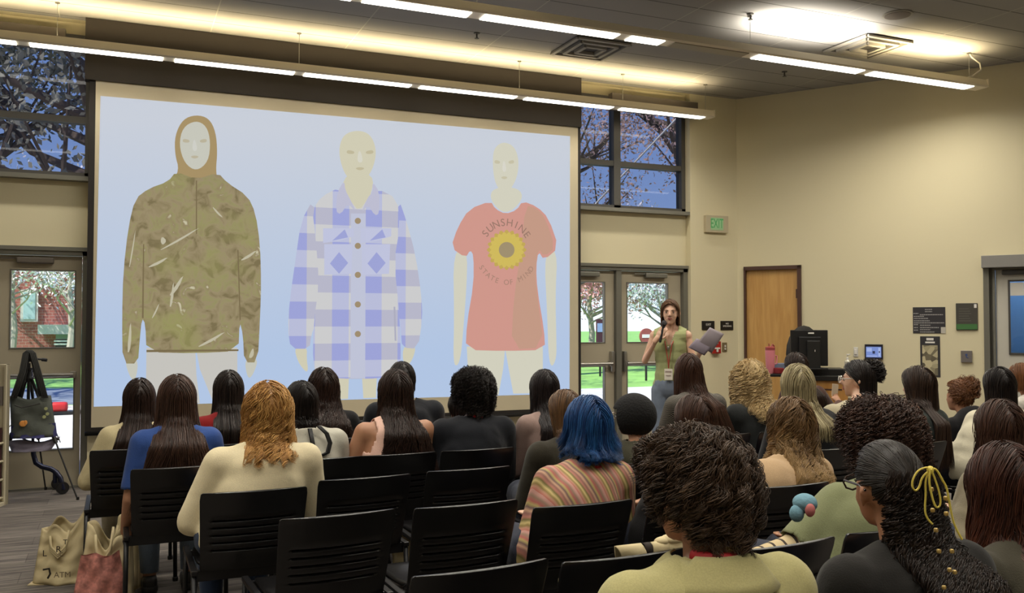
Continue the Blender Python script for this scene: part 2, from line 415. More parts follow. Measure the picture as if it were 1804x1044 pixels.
# corridor beyond the glazed door
co = MB().box(g0 - .2, RL, 1.6, 1.7, 0, 3).box(g0 - .3, g0 - .2, .2, 1.7, 0, 3).box(RL, RL + .1, .2, 1.7, 0, 3).box(g0 - .3, RL, .2, 1.7, 2.8, 2.9).build('wall_corridor', mat('corridor_blue', (110, 150, 190), .8)); struct(co); co.matrix_world = ML
fl = MB().box(g0 - .3, RL, .2, 1.7, -.05, 0).build('floor_corridor', M_FRAME2); struct(fl); fl.matrix_world = ML
cl = bpy.data.lights.new('corridor_lamp', 'POINT'); cl.energy = 40; cl.color = (.95, .97, 1); cl.shadow_soft_size = .2
clo = bpy.data.objects.new('corridor_lamp', cl); COL.objects.link(clo); clo.location = ML @ Vector((g0 + .7, 1.0, 2.5))
# ------------------------------------------------------------------ ceiling fixtures
M_LENS = glow('lamp_lens', (255, 250, 238), 6.0 * LAMP)
M_OFF = mat('lamp_lens_off', (150, 140, 120), .5)
def area_light(name, parent, loc, sx_, sy_, power, col, up=False, spread=105):
    l = bpy.data.lights.new(name, 'AREA'); l.shape = 'RECTANGLE'; l.size = sx_; l.size_y = sy_; l.energy = power; l.color = col
    l.spread = R(142 if up else spread)
    o = bpy.data.objects.new(name, l); COL.objects.link(o); o.parent = parent; o.location = loc
    o.rotation_euler = (PI if up else 0, 0, 0); return o
def fixture(label, y, zb, x0, x1, segs, ups, wires, down_pow, up_pow, wd=.13, spread=105):
    """long pendant: zb = underside height; segs = lit lens spans, ups = (x0,x1,strength,colour)"""
    t = thing('pendant_light', label, 'ceiling light', ((x0 + x1) / 2, y, zb), group='long pendant ceiling lights')
    o = -(x0 + x1) / 2
    h = MB()
    pf = [(-wd / 2, 0.0), (wd / 2, 0.0), (wd / 2 + .012, .014), (wd / 2 - .02, .085), (-wd / 2 + .02, .085), (-wd / 2 - .012, .014)]
    n = len(pf); vs = [(x0 + o, p[0], p[1]) for p in pf] + [(x1 + o, p[0], p[1]) for p in pf]
    h.add(vs, [tuple(range(n)), tuple(range(2 * n - 1, n - 1, -1))] + [(i, (i + 1) % n, (i + 1) % n + n, i + n) for i in range(n)])
    h.build('housing', M_FIX, t)
    for a, b_, lit in segs:
        MB().box(a + o, b_ + o, -wd / 2 + .012, wd / 2 - .012, -.008, .004).build('lens', M_LENS if lit else M_OFF, t)
        if lit: area_light('tube_light', t, ((a + b_) / 2 + o, 0, -.012), b_ - a, wd * .7, down_pow * (b_ - a), (1, .94, .82), False, spread)
    for a, b_, s_, c_ in ups:
        MB().box(a + o, b_ + o, -.03, .03, .086, .09).build('upper_lens', M_FIX, t)
        area_light('upward_light', t, ((a + b_) / 2 + o, 0, .096), b_ - a, .06, up_pow * s_ * (b_ - a), c_, True)
    for x in wires:
        MB().tube([(x + o, 0, .08), (x + o, 0, CEIL - zb)], .0022, 6).lathe([(.02, 0), (.02, .012)], (x + o, 0, CEIL - zb - .012), 10).build('suspension_wire', M_CHROME, t)
    MB().bbox((x1 + o - .0, 0, .045), (.012, wd + .02, .085), .003).build('end_cap', M_FIX, t)
    return t
F1Y, F1Z = 8.74, 1.5 + (CEIL - .36 - 1.5) * 8.74 / 8.86
def fx(px, y, z):                     # x on a line (y,z) seen at column px
    d = ray(px, 100); return None if False else (O + d * (y / d.y)).x
seg1 = [(-150, -20), (-10, 28), (52, 287), (308, 518), (536, 723), (740, 908), (925, 1077), (1092, 1237)]
WARM = (1, .80, .46); COOL = (1, .92, .80)
L1 = [(fx(a, F1Y, 0), fx(b_, F1Y, 0), True) for a, b_ in seg1]
fixture('long beige pendant light in front of the screen housing', F1Y, F1Z, fx(-170, F1Y, 0), fx(1252, F1Y, 0), L1,
        [(fx(-150, F1Y, 0), fx(1230, F1Y, 0), 1, WARM)], [fx(p, F1Y, 0) for p in (100, 527, 915, 1097, 1242)], 6.0, 9, .13, 108)
F2Y, F2Z = 6.62, CEIL - .36
seg2 = [(200, 400, 1), (420, 620, 1), (640, 826, 1), (850, 1086, 1), (1107, 1165, 1), (1182, 1312, 0), (1330, 1515, 1), (1532, 1706, 1)]
L2 = [(fx(a, F2Y, 0), fx(b_, F2Y, 0), k) for a, b_, k in seg2]
fixture('long beige pendant light nearer than the one by the screen, one segment unlit', F2Y, F2Z, fx(100, F2Y, 0), fx(1728, F2Y, 0), L2,
        [(fx(600, F2Y, 0), fx(950, F2Y, 0), .25, WARM), (fx(1350, F2Y, 0), fx(1500, F2Y, 0), 5.5, COOL), (fx(1560, F2Y, 0), fx(1700, F2Y, 0), 2.2, WARM)],
        [fx(p, F2Y, 0) for p in (840, 1322, 1707)], 22, 9, .15, 165)
px_ = at_y(1712, 120, F2Y)
tag(MB().tube([(fx(1700, F2Y, 0), F2Y, F2Z + .09), (fx(1712, F2Y, 0), F2Y, F2Z + .12), (fx(1728, F2Y, 0), F2Y, F2Z + .2), (fx(1726, F2Y, 0), F2Y, F2Z + .27), (fx(1712, F2Y, 0), F2Y, F2Z + .32), (fx(1708, F2Y, 0), F2Y, CEIL)], .009, 8).build('power_cord', mat('white_cord', (220, 214, 200), .5), smooth=True),
    'white looping power cord from the ceiling to the end of the nearer pendant light', 'power cord')
for y, lb in ((4.38, 'unseen pendant light added over the middle rows of the audience'), (2.1, 'unseen pendant light added over the rear rows of the audience'), (-.2, 'unseen pendant light added behind the last row')):
    fixture(lb, y, F2Z, -3.2, 9.4, [(-3.0 + 1.25 * k, -1.85 + 1.25 * k, True) for k in range(10)], [(-3, 9.2, .08, WARM)], [-2, 2, 6], 11.0 if y > 4 else 8.0, 6, .13, 130 if y > 4 else 105)  # rows out of view, added for lighting and stretched towards the right wall

# vents, speaker, sprinklers
def vent(px, py, label):
    c = at_z(px, py, CEIL); t = thing('ceiling_vent', label, 'vent', (c.x, c.y, CEIL), group='square ceiling vents')
    MB().box(-.3, .3, -.3, .3, -.012, 0).build('backing', mat('vent_dark', (60, 58, 56), .7), t)
    for k in range(3):
        a = .29 - .09 * k; q = MB()
        for s_ in (-1, 1):
            q.box(-a, a, s_ * a - .02, s_ * a + .02, -.03 - .006 * k, -.012).box(s_ * a - .02, s_ * a + .02, -a, a, -.03 - .006 * k, -.012)
        q.build('louver', mat('vent_paint', (150, 146, 136), .6), t)
vent(1040, 84, 'square ceiling vent between the two pendant lights')
vent(1528, 80, 'square ceiling vent beyond the pendant light above the right wall')
c = at_z(1581, 25, CEIL); t = thing('ceiling_speaker', 'round speaker grille flush in the ceiling at upper right', 'speaker', (c.x, c.y, CEIL))
MB().lathe([(.13, -.012), (.13, 0)], (0, 0, 0), 28).build('rim', mat('vent_paint', (150, 146, 136), .6), t, smooth=True, sharp=30)
MB().lathe([(.11, -.016), (.11, -.01)], (0, 0, 0), 28).build('grille', mat('speaker_grille', (120, 112, 104), .8, bump=.6, bscale=150), t)
for px, py, lb in ((840, 58, 'sprinkler head on the ceiling above the screen'), (1382, 126, 'sprinkler head on the ceiling near the room corner'), (1322, 24, 'sprinkler head beside the bright ceiling glow')):
    c = at_z(px, py, CEIL)
    tag(MB().lathe([(.03, 0), (.03, -.008), (.008, -.012), (.008, -.05), (.022, -.052), (.022, -.056)], (c.x, c.y, CEIL), 12).build('sprinkler_head', M_WFRAME), lb, 'sprinkler', 'ceiling sprinklers')

# ------------------------------------------------------------------ projection screen
SY = WY - .10
t = thing('projection_screen', 'large projection screen with black edges hanging from a dark housing, showing three dressed mannequins', 'projection screen', (0, 0, 0))
a = at_y(150, 100, SY).x; c_ = at_y(1023, 200, SY).x
MB().box(a, c_, SY - .02, WY - .005, 3.72, CEIL - .005).build('housing', M_BAND, t)
xl = at_y(150, 700, SY).x; xr = at_y(1023, 400, SY).x
zb = at_y(150, 762, SY).z; zt = 3.80
MB().box(xl, xr, SY, SY + .004, zb, zt).build('border', mat('black_screen_border', (34, 28, 24), .8), t)
e1 = .052
MB().box(xl + e1, xr - .035, SY - .004, SY - .001, zb + .045, 3.76).build('screen_fabric', mat('screen_fabric', (196, 184, 156), .9), t)
MB().tube([(xl, SY, zb - .01), (xr, SY, zb - .01)], .02, 10).build('bottom_bar', M_DARK, t, smooth=True)
PIC = [0]
def P(px, py): q = at_y(px, py, SY); return (q.x, q.z)
def smoothpoly(pts, it=2):
    for _ in range(it):
        q = []
        for i in range(len(pts)):
            (x0, y0), (x1, y1) = pts[i], pts[(i + 1) % len(pts)]
            q += [(x0 * .75 + x1 * .25, y0 * .75 + y1 * .25), (x0 * .25 + x1 * .75, y0 * .25 + y1 * .75)]
        pts = q
    return pts
def flat(pts, m, layer, name, parent, sm=2):
    pp = smoothpoly(pts, sm) if sm else pts
    y = SY - .0045 - .0006 * layer
    return MB().prism([P(*p) for p in pp], y, y + .0005).build(name, m, parent)
def gl_ramp(name, z0, z1, c0, c1):
    m, n, b = base(name); b.inputs['Base Color'].default_value = (.01, .01, .01, 1); b.inputs['Specular IOR Level'].default_value = 0
    t_ = N(n, 'ShaderNodeTexCoord'); s_ = N(n, 'ShaderNodeSeparateXYZ'); mr = N(n, 'ShaderNodeMapRange'); mr.inputs[1].default_value = z0; mr.inputs[2].default_value = z1
    mx = N(n, 'ShaderNodeMixRGB'); mx.inputs[1].default_value = lin(c0); mx.inputs[2].default_value = lin(c1)
    n.links.new(t_.outputs['Object'], s_.inputs[0]); n.links.new(s_.outputs['Z'], mr.inputs[0]); n.links.new(mr.outputs[0], mx.inputs[0])
    n.links.new(mx.outputs[0], b.inputs['Emission Color']); b.inputs['Emission Strength'].default_value = 1; return m
bgq = flat([(177, 169), (1004, 240), (1003, 693), (165, 716)], gl_ramp('slide_background', 1.2, 3.4, (176, 196, 226), (199, 205, 216)), 0, 'projected_slide', t, 0)
M_SKIN1 = glow('slide_mannequin', (196, 196, 184)); M_SKIN1b = glow('slide_mannequin_shade', (184, 176, 152))
M_LEG = glow('slide_mannequin_leg', (196, 194, 188))
M_SK2 = glow('slide_mannequin_two', (206, 202, 178)); M_SK2b = glow('slide_mannequin_two_shade', (190, 182, 152)); M_SK3 = glow('slide_mannequin_three', (208, 206, 188))
def camo():
    m, n, b = base('slide_camouflage'); b.inputs['Base Color'].default_value = (.01, .01, .01, 1); b.inputs['Specular IOR Level'].default_value = 0
    t_ = N(n, 'ShaderNodeTexCoord'); x = N(n, 'ShaderNodeTexNoise'); x.inputs['Scale'].default_value = 8; x.inputs['Detail'].default_value = 9; x.inputs['Distortion'].default_value = .7
    r = N(n, 'ShaderNodeValToRGB'); e_ = r.color_ramp.elements
    e_[0].position = .36; e_[0].color = lin((122, 110, 78)); e_[1].position = .72; e_[1].color = lin((196, 190, 160))
    for p, c in ((.42, (140, 127, 94)), (.52, (152, 138, 106)), (.6, (148, 142, 98)), (.67, (144, 129, 98))):
        q = e_.new(p); q.color = lin(c)
    v = N(n, 'ShaderNodeTexNoise'); v.inputs['Scale'].default_value = 2.3
    r2 = N(n, 'ShaderNodeValToRGB'); r2.color_ramp.elements[0].position = .5; r2.color_ramp.elements[1].position = .68
    mx = N(n, 'ShaderNodeMixRGB'); mx.inputs[2].default_value = lin((150, 150, 90))
    ml = N(n, 'ShaderNodeMath', operation='MULTIPLY'); ml.inputs[1].default_value = .55
    n.links.new(t_.outputs['Object'], x.inputs['Vector']); n.links.new(t_.outputs['Object'], v.inputs['Vector']); n.links.new(x.outputs['Fac'], r.inputs[0])
    n.links.new(v.outputs['Fac'], r2.inputs[0]); n.links.new(r2.outputs[0], ml.inputs[0]); n.links.new(ml.outputs[0], mx.inputs[0]); n.links.new(r.outputs[0], mx.inputs[1])
    n.links.new(mx.outputs[0], b.inputs['Emission Color']); b.inputs['Emission Strength'].default_value = 1; return m
M_CAMO = camo()
def face(cx, cy, sw, sh, mb, mm, layer, par):
    """plain mannequin features inside the slide picture"""
    for s_ in (-1, 1):
        flat([(cx + s_ * sw * .16, cy - sh * .10), (cx + s_ * sw * .38, cy - sh * .13), (cx + s_ * sw * .40, cy - sh * .05), (cx + s_ * sw * .18, cy - sh * .04)], mb, layer, 'slide_eye_socket', par)
    flat([(cx - sw * .05, cy - sh * .1), (cx + sw * .02, cy - sh * .1), (cx + sw * .10, cy + sh * .13), (cx - sw * .09, cy + sh * .13)], mm, layer + 1, 'slide_nose', par)
    flat([(cx - sw * .16, cy + sh * .25), (cx, cy + sh * .22), (cx + sw * .16, cy + sh * .25), (cx, cy + sh * .30)], mb, layer, 'slide_mouth', par)
# camouflage jacket figure
flat([(258, 612), (344, 612), (346, 660), (352, 710), (266, 713), (257, 690)], M_LEG, 1, 'slide_leg', bgq, 0)
flat([(345, 612), (418, 612), (418, 660), (408, 708), (376, 709), (352, 650)], M_LEG, 1, 'slide_leg', bgq, 0)
flat([(218, 630), (244, 630), (240, 668), (230, 668)], M_SKIN1, 1, 'slide_hand', bgq)
flat([(430, 630), (456, 630), (446, 660), (436, 668)], M_SKIN1, 1, 'slide_hand', bgq)
hood = [(345, 202), (368, 208), (380, 232), (383, 268), (380, 300), (384, 320), (345, 335), (300, 325), (316, 300), (308, 272), (308, 238), (322, 210)]
flat(hood, glow('slide_hood', (164, 142, 100)), 2, 'slide_hood', bgq)
flat([(345, 212), (364, 222), (371, 250), (367, 285), (346, 302), (325, 288), (315, 255), (322, 224)], M_SKIN1, 3, 'slide_face', bgq)
face(343, 255, 54, 84, M_SKIN1b, glow('slide_highlight', (204, 204, 196)), 4, bgq)
jk = [(310, 302), (345, 316), (384, 304), (400, 322), (436, 345), (450, 375), (458, 430), (460, 500), (458, 560), (454, 638), (430, 638), (428, 590), (422, 565), (420, 618), (345, 622), (258, 620), (256, 570), (250, 560), (246, 600), (243, 640), (216, 640), (215, 560), (217, 480), (226, 400), (238, 350), (262, 332), (296, 320)]
flat(jk, M_CAMO, 4, 'slide_jacket', bgq, 1)
M_SEAM = glow('slide_seam', (120, 106, 76))
for ln in ([(345, 318), (347, 318), (347, 412), (345, 412)], [(250, 560), (252, 430), (254, 430), (253, 560)], [(422, 565), (418, 440), (420, 440), (424, 562)], [(258, 616), (420, 615), (420, 618), (258, 620)]):
    flat(ln, M_SEAM, 5, 'slide_seam', bgq, 0)
M_TWIG = glow('slide_twig', (190, 184, 160))
random.seed(4)
for a_, b_, w_ in (((262, 470), (300, 450), 3), ((300, 540), (306, 490), 4), ((350, 610), (402, 580), 3), ((283, 440), (360, 395), 2), ((425, 458), (455, 438), 3), ((226, 620), (230, 560), 5), ((284, 420), (294, 424), 9), ((375, 365), (395, 385), 2), ((300, 520), (325, 480), 5), ((440, 630), (446, 610), 6), ((228, 470), (240, 395), 2), ((268, 560), (282, 530), 2)):
    dx, dy = b_[0] - a_[0], b_[1] - a_[1]; L_ = math.hypot(dx, dy); nx, ny = -dy / L_ * w_ / 2, dx / L_ * w_ / 2
    flat([(a_[0] + nx, a_[1] + ny), ((a_[0] + b_[0]) / 2 + nx * 1.6, (a_[1] + b_[1]) / 2 + ny * 2 + 2), (b_[0], b_[1]), (a_[0] - nx, a_[1] - ny)], M_TWIG, 5, 'slide_twig', bgq, 1)
# plaid jacket figure
def plaid(name, ox, oz, ps):
    m, n, b = base(name); b.inputs['Base Color'].default_value = (.01, .01, .01, 1); b.inputs['Specular IOR Level'].default_value = 0
    t_ = N(n, 'ShaderNodeTexCoord'); s_ = N(n, 'ShaderNodeSeparateXYZ'); n.links.new(t_.outputs['Object'], s_.inputs[0])
    def band(o_, off, per):
        a_ = N(n, 'ShaderNodeMath', operation='SUBTRACT'); a_.inputs[1].default_value = off; n.links.new(o_, a_.inputs[0])
        d = N(n, 'ShaderNodeMath', operation='DIVIDE'); d.inputs[1].default_value = per; n.links.new(a_.outputs[0], d.inputs[0])
        f_ = N(n, 'ShaderNodeMath', operation='FRACT'); n.links.new(d.outputs[0], f_.inputs[0])
        l = N(n, 'ShaderNodeMath', operation='LESS_THAN'); l.inputs[1].default_value = .5; n.links.new(f_.outputs[0], l.inputs[0]); return l.outputs[0]
    bx, bz = band(s_.outputs['X'], ox, ps), band(s_.outputs['Z'], oz, ps)
    m1 = N(n, 'ShaderNodeMixRGB'); m1.inputs[1].default_value = lin((203, 203, 204)); m1.inputs[2].default_value = lin((184, 188, 216)); n.links.new(bx, m1.inputs[0])
    m2 = N(n, 'ShaderNodeMixRGB'); m2.inputs[1].default_value = lin((182, 182, 200)); m2.inputs[2].default_value = lin((156, 162, 214)); n.links.new(bx, m2.inputs[0])
    m3 = N(n, 'ShaderNodeMixRGB'); n.links.new(bz, m3.inputs[0]); n.links.new(m1.outputs[0], m3.inputs[1]); n.links.new(m2.outputs[0], m3.inputs[2])
    n.links.new(m3.outputs[0], b.inputs['Emission Color']); b.inputs['Emission Strength'].default_value = 1; return m
qz = P(630, 606)[1]; qx = P(585, 500)[0]; per = P(655, 500)[0] - P(588, 500)[0]
per = abs(P(630, 493)[1] - P(630, 552)[1])
M_PL1 = plaid('slide_plaid', qx, P(630, 634)[1], per); M_PL2 = plaid('slide_plaid_sleeve', qx - per * .25, P(520, 622)[1], per)
flat([(586, 655), (615, 655), (613, 702), (592, 703)], M_SK2, 1, 'slide_leg', bgq, 0)
flat([(637, 655), (664, 655), (662, 700), (640, 701)], M_SK2, 1, 'slide_leg', bgq, 0)
flat([(518, 610), (541, 610), (540, 632), (543, 652), (538, 655), (524, 636)], M_SK2, 1, 'slide_hand', bgq)
flat([(710, 608), (733, 608), (728, 630), (718, 645), (709, 636)], M_SK2, 1, 'slide_hand', bgq)
flat([(606, 305), (660, 305), (652, 350), (630, 376), (604, 345)], M_SK2, 2, 'slide_neck', bgq)
flat([(630, 229), (652, 236), (663, 262), (659, 292), (644, 318), (628, 324), (610, 312), (599, 285), (597, 258), (606, 236)], M_SK2, 3, 'slide_head', bgq)
face(634, 275, 60, 86, M_SK2b, glow('slide_highlight_two', (212, 210, 196)), 4, bgq)
for pl in ([(552, 350), (570, 420), (566, 520), (556, 570), (548, 590), (545, 614), (512, 614), (507, 580), (510, 530), (520, 460), (530, 390)],
           [(702, 350), (716, 390), (732, 450), (742, 520), (744, 560), (736, 614), (708, 612), (706, 585), (704, 560), (690, 500), (684, 420)]):
    flat(pl, M_PL2, 4, 'slide_sleeve', bgq, 1)
body = [(598, 330), (618, 355), (632, 372), (648, 350), (664, 332), (700, 350), (704, 400), (694, 460), (704, 560), (706, 640), (702, 662), (640, 668), (560, 664), (551, 640), (552, 570), (562, 500), (556, 420), (550, 370), (566, 346)]
flat(body, M_PL1, 5, 'slide_plaid_jacket', bgq, 1)
M_COLLAR = glow('slide_collar', (188, 188, 208))
flat([(606, 318), (594, 338), (591, 372), (600, 378), (612, 358), (628, 374), (616, 350), (608, 335)], M_COLLAR, 7, 'slide_collar', bgq, 1)
flat([(656, 320), (668, 338), (668, 376), (660, 380), (648, 360), (636, 376), (646, 350), (656, 338)], M_COLLAR, 7, 'slide_collar', bgq, 1)
M_PK = glow('slide_pocket', (190, 194, 220)); M_PK2 = glow('slide_pocket_diamond', (156, 162, 212)); M_LINE = glow('slide_stitch', (172, 172, 190))
for cx in (597, 663):
    flat([(cx - 28, 402), (cx + 26, 402), (cx + 26, 416), (cx, 424), (cx - 28, 428)], M_PK, 6, 'slide_pocket_flap', bgq, 0)
    flat([(cx - 26, 430), (cx + 24, 430), (cx + 22, 482), (cx - 26, 484)], M_PK, 6, 'slide_pocket', bgq, 0)
    flat([(cx, 444), (cx + 16, 463), (cx, 482), (cx - 16, 464)], M_PK2, 7, 'slide_pocket_diamond', bgq, 0)
    flat([(cx + 10, 404), (cx + 16, 418), (cx - 12, 424)], M_PK2, 7, 'slide_pocket_triangle', bgq, 0)
flat([(618, 376), (644, 376), (643, 666), (617, 666)], glow('slide_placket', (190, 194, 214)), 6, 'slide_placket', bgq, 0)
M_BTN = glow('slide_button', (158, 140, 112))
for by in (389, 433, 484, 536, 588):
    flat([(630 + 5.6 * math.cos(k * PI / 5), by + 5.6 * math.sin(k * PI / 5)) for k in range(10)], M_BTN, 8, 'slide_button', bgq, 1)
flat([(693, 540), (696, 540), (698, 600), (695, 600)], M_LINE, 6, 'slide_stitch', bgq, 0)
# T-shirt figure
M_TEE = glow('slide_red_shirt', (206, 150, 138)); M_TEE2 = glow('slide_red_shirt_shade', (194, 152, 132))
flat([(798, 440), (823, 440), (822, 500), (816, 580), (812, 625), (806, 645), (798, 640), (800, 560)], M_SK3, 1, 'slide_arm', bgq)
flat([(958, 440), (982, 440), (978, 520), (980, 600), (980, 630), (972, 648), (966, 630), (964, 560)], M_SK3, 1, 'slide_arm', bgq)
flat([(822, 610), (890, 610), (886, 650), (878, 695), (830, 696), (824, 650)], M_SK3, 1, 'slide_leg', bgq, 0)
flat([(889, 610), (956, 610), (956, 650), (950, 692), (904, 693), (896, 650)], M_SK3, 1, 'slide_leg', bgq, 0)
flat([(868, 330), (914, 330), (922, 352), (890, 380), (862, 352)], M_SK3, 2, 'slide_neck', bgq)
flat([(889, 250), (906, 258), (914, 282), (911, 312), (898, 336), (886, 340), (873, 326), (868, 300), (868, 268), (876, 255)], M_SK3, 3, 'slide_head', bgq)
face(888, 292, 44, 82, glow('slide_mannequin_three_shade', (196, 190, 164)), glow('slide_highlight_three', (214, 212, 200)), 4, bgq)
tee = [(864, 354), (872, 368), (890, 377), (910, 370), (920, 354), (946, 364), (966, 384), (984, 436), (958, 458), (948, 442), (944, 470), (946, 510), (958, 580), (960, 616), (890, 618), (820, 616), (822, 570), (834, 500), (834, 450), (828, 440), (820, 454), (794, 436), (806, 400), (826, 368)]
flat(tee, M_TEE, 4, 'slide_shirt', bgq, 1)
flat([(925, 362), (944, 366), (960, 384), (978, 436), (958, 452), (948, 436), (942, 480), (946, 520), (958, 612), (900, 615), (905, 520), (918, 440)], M_TEE2, 5, 'slide_shirt_side', bgq, 1)
M_PETAL = glow('slide_petal', (206, 184, 92)); M_PETAL2 = glow('slide_petal_back', (192, 166, 86)); M_CORE = glow('slide_flower_core', (158, 142, 110))
fc = (892, 440)
for k in range(20):
    for rr, mm, ly, of in ((36, M_PETAL2, 6, 0), (32, M_PETAL, 7, .5)):
        an = 2 * PI * (k + of) / 20; ca, sa = math.cos(an), math.sin(an)
        pt = [(r_ * ca - q_ * sa + fc[0], r_ * sa * 1.02 + q_ * ca + fc[1]) for r_, q_ in ((8, 3), (20, 5.2), (rr - 6, 5), (rr, 0), (rr - 6, -5), (20, -5.2), (8, -3))]
        flat(pt, mm, ly, 'slide_petal', bgq, 1)
flat([(fc[0] + 14 * math.cos(k * PI / 8), fc[1] + 14 * math.sin(k * PI / 8)) for k in range(16)], M_CORE, 9, 'slide_flower_core', bgq, 1)
M_TXT = glow('slide_letters', (150, 118, 104)); M_TXT2 = glow('slide_letters_faint', (162, 128, 112))
pxm = (P(940, 440)[0] - P(840, 440)[0]) / 100; c0 = P(*fc)
def arc(word, rad, a0, a1, size, m, flip=False):
    n_ = len(word)
    for k, ch in enumerate(word):
        if ch == ' ': continue
        an = R(a0 + (a1 - a0) * k / (n_ - 1))
        x, z = c0[0] + rad * pxm * math.cos(an), c0[1] + rad * pxm * math.sin(an)
        M = Matrix.Translation((x, SY - .0105, z)) @ Matrix.Rotation(-(an - PI / 2 + (PI if flip else 0)), 4, 'Y') @ UP
        text(ch, size * pxm, m, 'slide_letter', bgq, M, .0003)
arc('SUNSHINE', 44, 146, 36, 17, M_TXT)
arc('STATE OF MIND', 53, 214, 325, 12, M_TXT2, True)

# ------------------------------------------------------------------ signs on the front wall
def plate(name, label, cat, x0, y0, x1, y1, m, th=.012, group=None, off=0):
    a_ = at_y(x0, y0, WY); b_ = at_y(x1, y1, WY); c = (a_ + b_) / 2
    t_ = thing(name, label, cat, (c.x, WY - off, c.z), group=group)
    w_, h_ = abs(b_.x - a_.x), abs(a_.z - b_.z)
    MB().bbox((0, -th / 2, 0), (w_, th, h_), min(.004, th * .3)).build('plate', m, t_)
    return t_, w_, h_
M_WHITE = mat('white_lettering', (226, 222, 214), .6)
t_, w_, h_ = plate('exit_sign', 'green lit EXIT sign on the front wall beside the high window', 'exit sign', 1240, 379, 1279, 411, mat('exit_sign_housing', (186, 174, 146), .4), .05)
MB().box(-w_ * .30, w_ * .26, -.053, -.049, -h_ * .36, h_ * .36).build('lit_panel', mat('exit_panel', (150, 180, 140), .5, emit=(90, 130, 80), es=.25), t_)
text('EXIT', h_ * .62, glow('exit_letters', (70, 150, 84), .8), 'lettering', t_, Matrix.Translation((-.01, -.054, 0)) @ Matrix.Diagonal((.72, 1, 1.25, 1)) @ UP)
t_, w_, h_ = plate('room_sign', 'small black sign with one white word, left of the pair beside the doors', 'sign', 1236, 565, 1258, 581, mat('black_sign', (22, 16, 12), .5), group='small black wall signs')
text('EXIT', h_ * .34, M_WHITE, 'lettering', t_, Matrix.Translation((0, -.014, .01)) @ UP)
t_, w_, h_ = plate('room_sign', 'small black sign with two white lines, right of the pair beside the doors', 'sign', 1269, 565, 1291, 581, MATS['black_sign'], group='small black wall signs')
text('NO', h_ * .26, M_WHITE, 'lettering', t_, Matrix.Translation((0, -.014, h_ * .2)) @ UP)
text('SMOKING', h_ * .26, M_WHITE, 'lettering', t_, Matrix.Translation((0, -.014, -h_ * .08)) @ UP)
t_, w_, h_ = plate('fire_alarm', 'red fire alarm pull station on the wall behind the presenter', 'fire alarm', 1252, 601, 1266, 622, mat('alarm_red', (164, 34, 28), .35), .05)
MB().bbox((0, -.055, -.01), (w_ * .62, .016, .018), .003).bbox((0, -.055, -.03), (w_ * .22, .014, .05), .003).build('handle', M_WHITE, t_)
text('FIRE', .022, M_WHITE, 'lettering', t_, Matrix.Translation((0, -.052, h_ * .32)) @ UP)
t_, w_, h_ = plate('light_switch', 'grey light switch plate right of the red fire alarm', 'switch', 1272, 603, 1280, 619, mat('switch_metal', (140, 126, 96), .4, .5))
MB().bbox((0, -.018, .012), (.012, .02, .026), .003).bbox((0, -.018, -.022), (.012, .02, .022), .003).build('toggle', M_WHITE, t_)

# ------------------------------------------------------------------ signs on the right wall
def rplate(name, label, cat, x0, y0, x1, y1, m, th=.012, group=None):
    a_ = at_r(x0, y0); b_ = at_r(x1, y1); s_ = (a_[0] + b_[0]) / 2; z_ = (a_[1] + b_[1]) / 2
    t_ = thing(name, label, cat, RWO + RWD * s_ + Vector((0, 0, z_)), RWA, group)
    w_, h_ = abs(b_[0] - a_[0]), abs(a_[1] - b_[1])
    MB().bbox((0, -th / 2, 0), (w_, th, h_), min(.004, th * .3)).build('plate', m, t_)
    return t_, w_, h_
M_POST = mat('dark_poster', (44, 42, 46), .55); M_PTXT = mat('poster_print', (150, 148, 146), .7)
t_, w_, h_ = rplate('wall_poster', 'dark poster of small white text lines on the right wall', 'poster', 1608, 541, 1666, 587, M_POST, .006)
for (u0, u1, v) in ((.38, .6, .91), (.38, .6, .83), (.02, .18, .76), (.22, .94, .71), (.03, .36, .65), (.03, .48, .57), (.03, .52, .48), (.03, .96, .40), (.03, .17, .33), (.22, .54, .31), (.03, .17, .22), (.22, .80, .22), (.03, .17, .12), (.22, .54, .14), (.22, .68, .05)):
    # rows of tiny words
    q = MB(); x = u0
    random.seed(int(v * 100 + u0 * 10))
    while x < u1 - .01:
        l = min(random.uniform(.03, .08), u1 - x); q.box((x - .5) * w_, (x + l - .5) * w_, -.0075, -.006, (v - .5 - .018) * h_, (v - .5 + .018) * h_); x += l + .01
    q.build('text_line', M_PTXT, t_)
MB().box(w_ * .36, w_ * .5, -.0078, -.006, -h_ * .5, -h_ * .26).build('corner_panel', mat('poster_corner', (190, 184, 172), .7), t_)
t_, w_, h_ = rplate('wall_map', 'tall dark poster with a grey site map below the text poster', 'poster', 1621, 592, 1657, 664, M_POST, .006)
def mapmat():
    m, n, b = base('map_print'); t2 = N(n, 'ShaderNodeTexCoord'); v = N(n, 'ShaderNodeTexVoronoi'); v.inputs['Scale'].default_value = 16
    r = N(n, 'ShaderNodeValToRGB'); r.color_ramp.elements[0].color = lin((96, 88, 70)); r.color_ramp.elements[1].color = lin((196, 186, 150)); r.color_ramp.elements[0].position = .2; r.color_ramp.elements[1].position = .7
    n.links.new(t2.outputs['Object'], v.inputs['Vector']); n.links.new(v.outputs['Color'], r.inputs[0]); n.links.new(r.outputs[0], b.inputs['Base Color']); b.inputs['Roughness'].default_value = .7; return m
MB().box(-w_ * .4, w_ * .38, -.0075, -.006, -h_ * .46, h_ * .28).build('map_print', mapmat(), t_)
MB().box(-w_ * .24, w_ * .24, -.0075, -.006, h_ * .33, h_ * .37).box(-w_ * .18, w_ * .18, -.0075, -.006, h_ * .40, h_ * .46).build('heading', M_WHITE, t_)
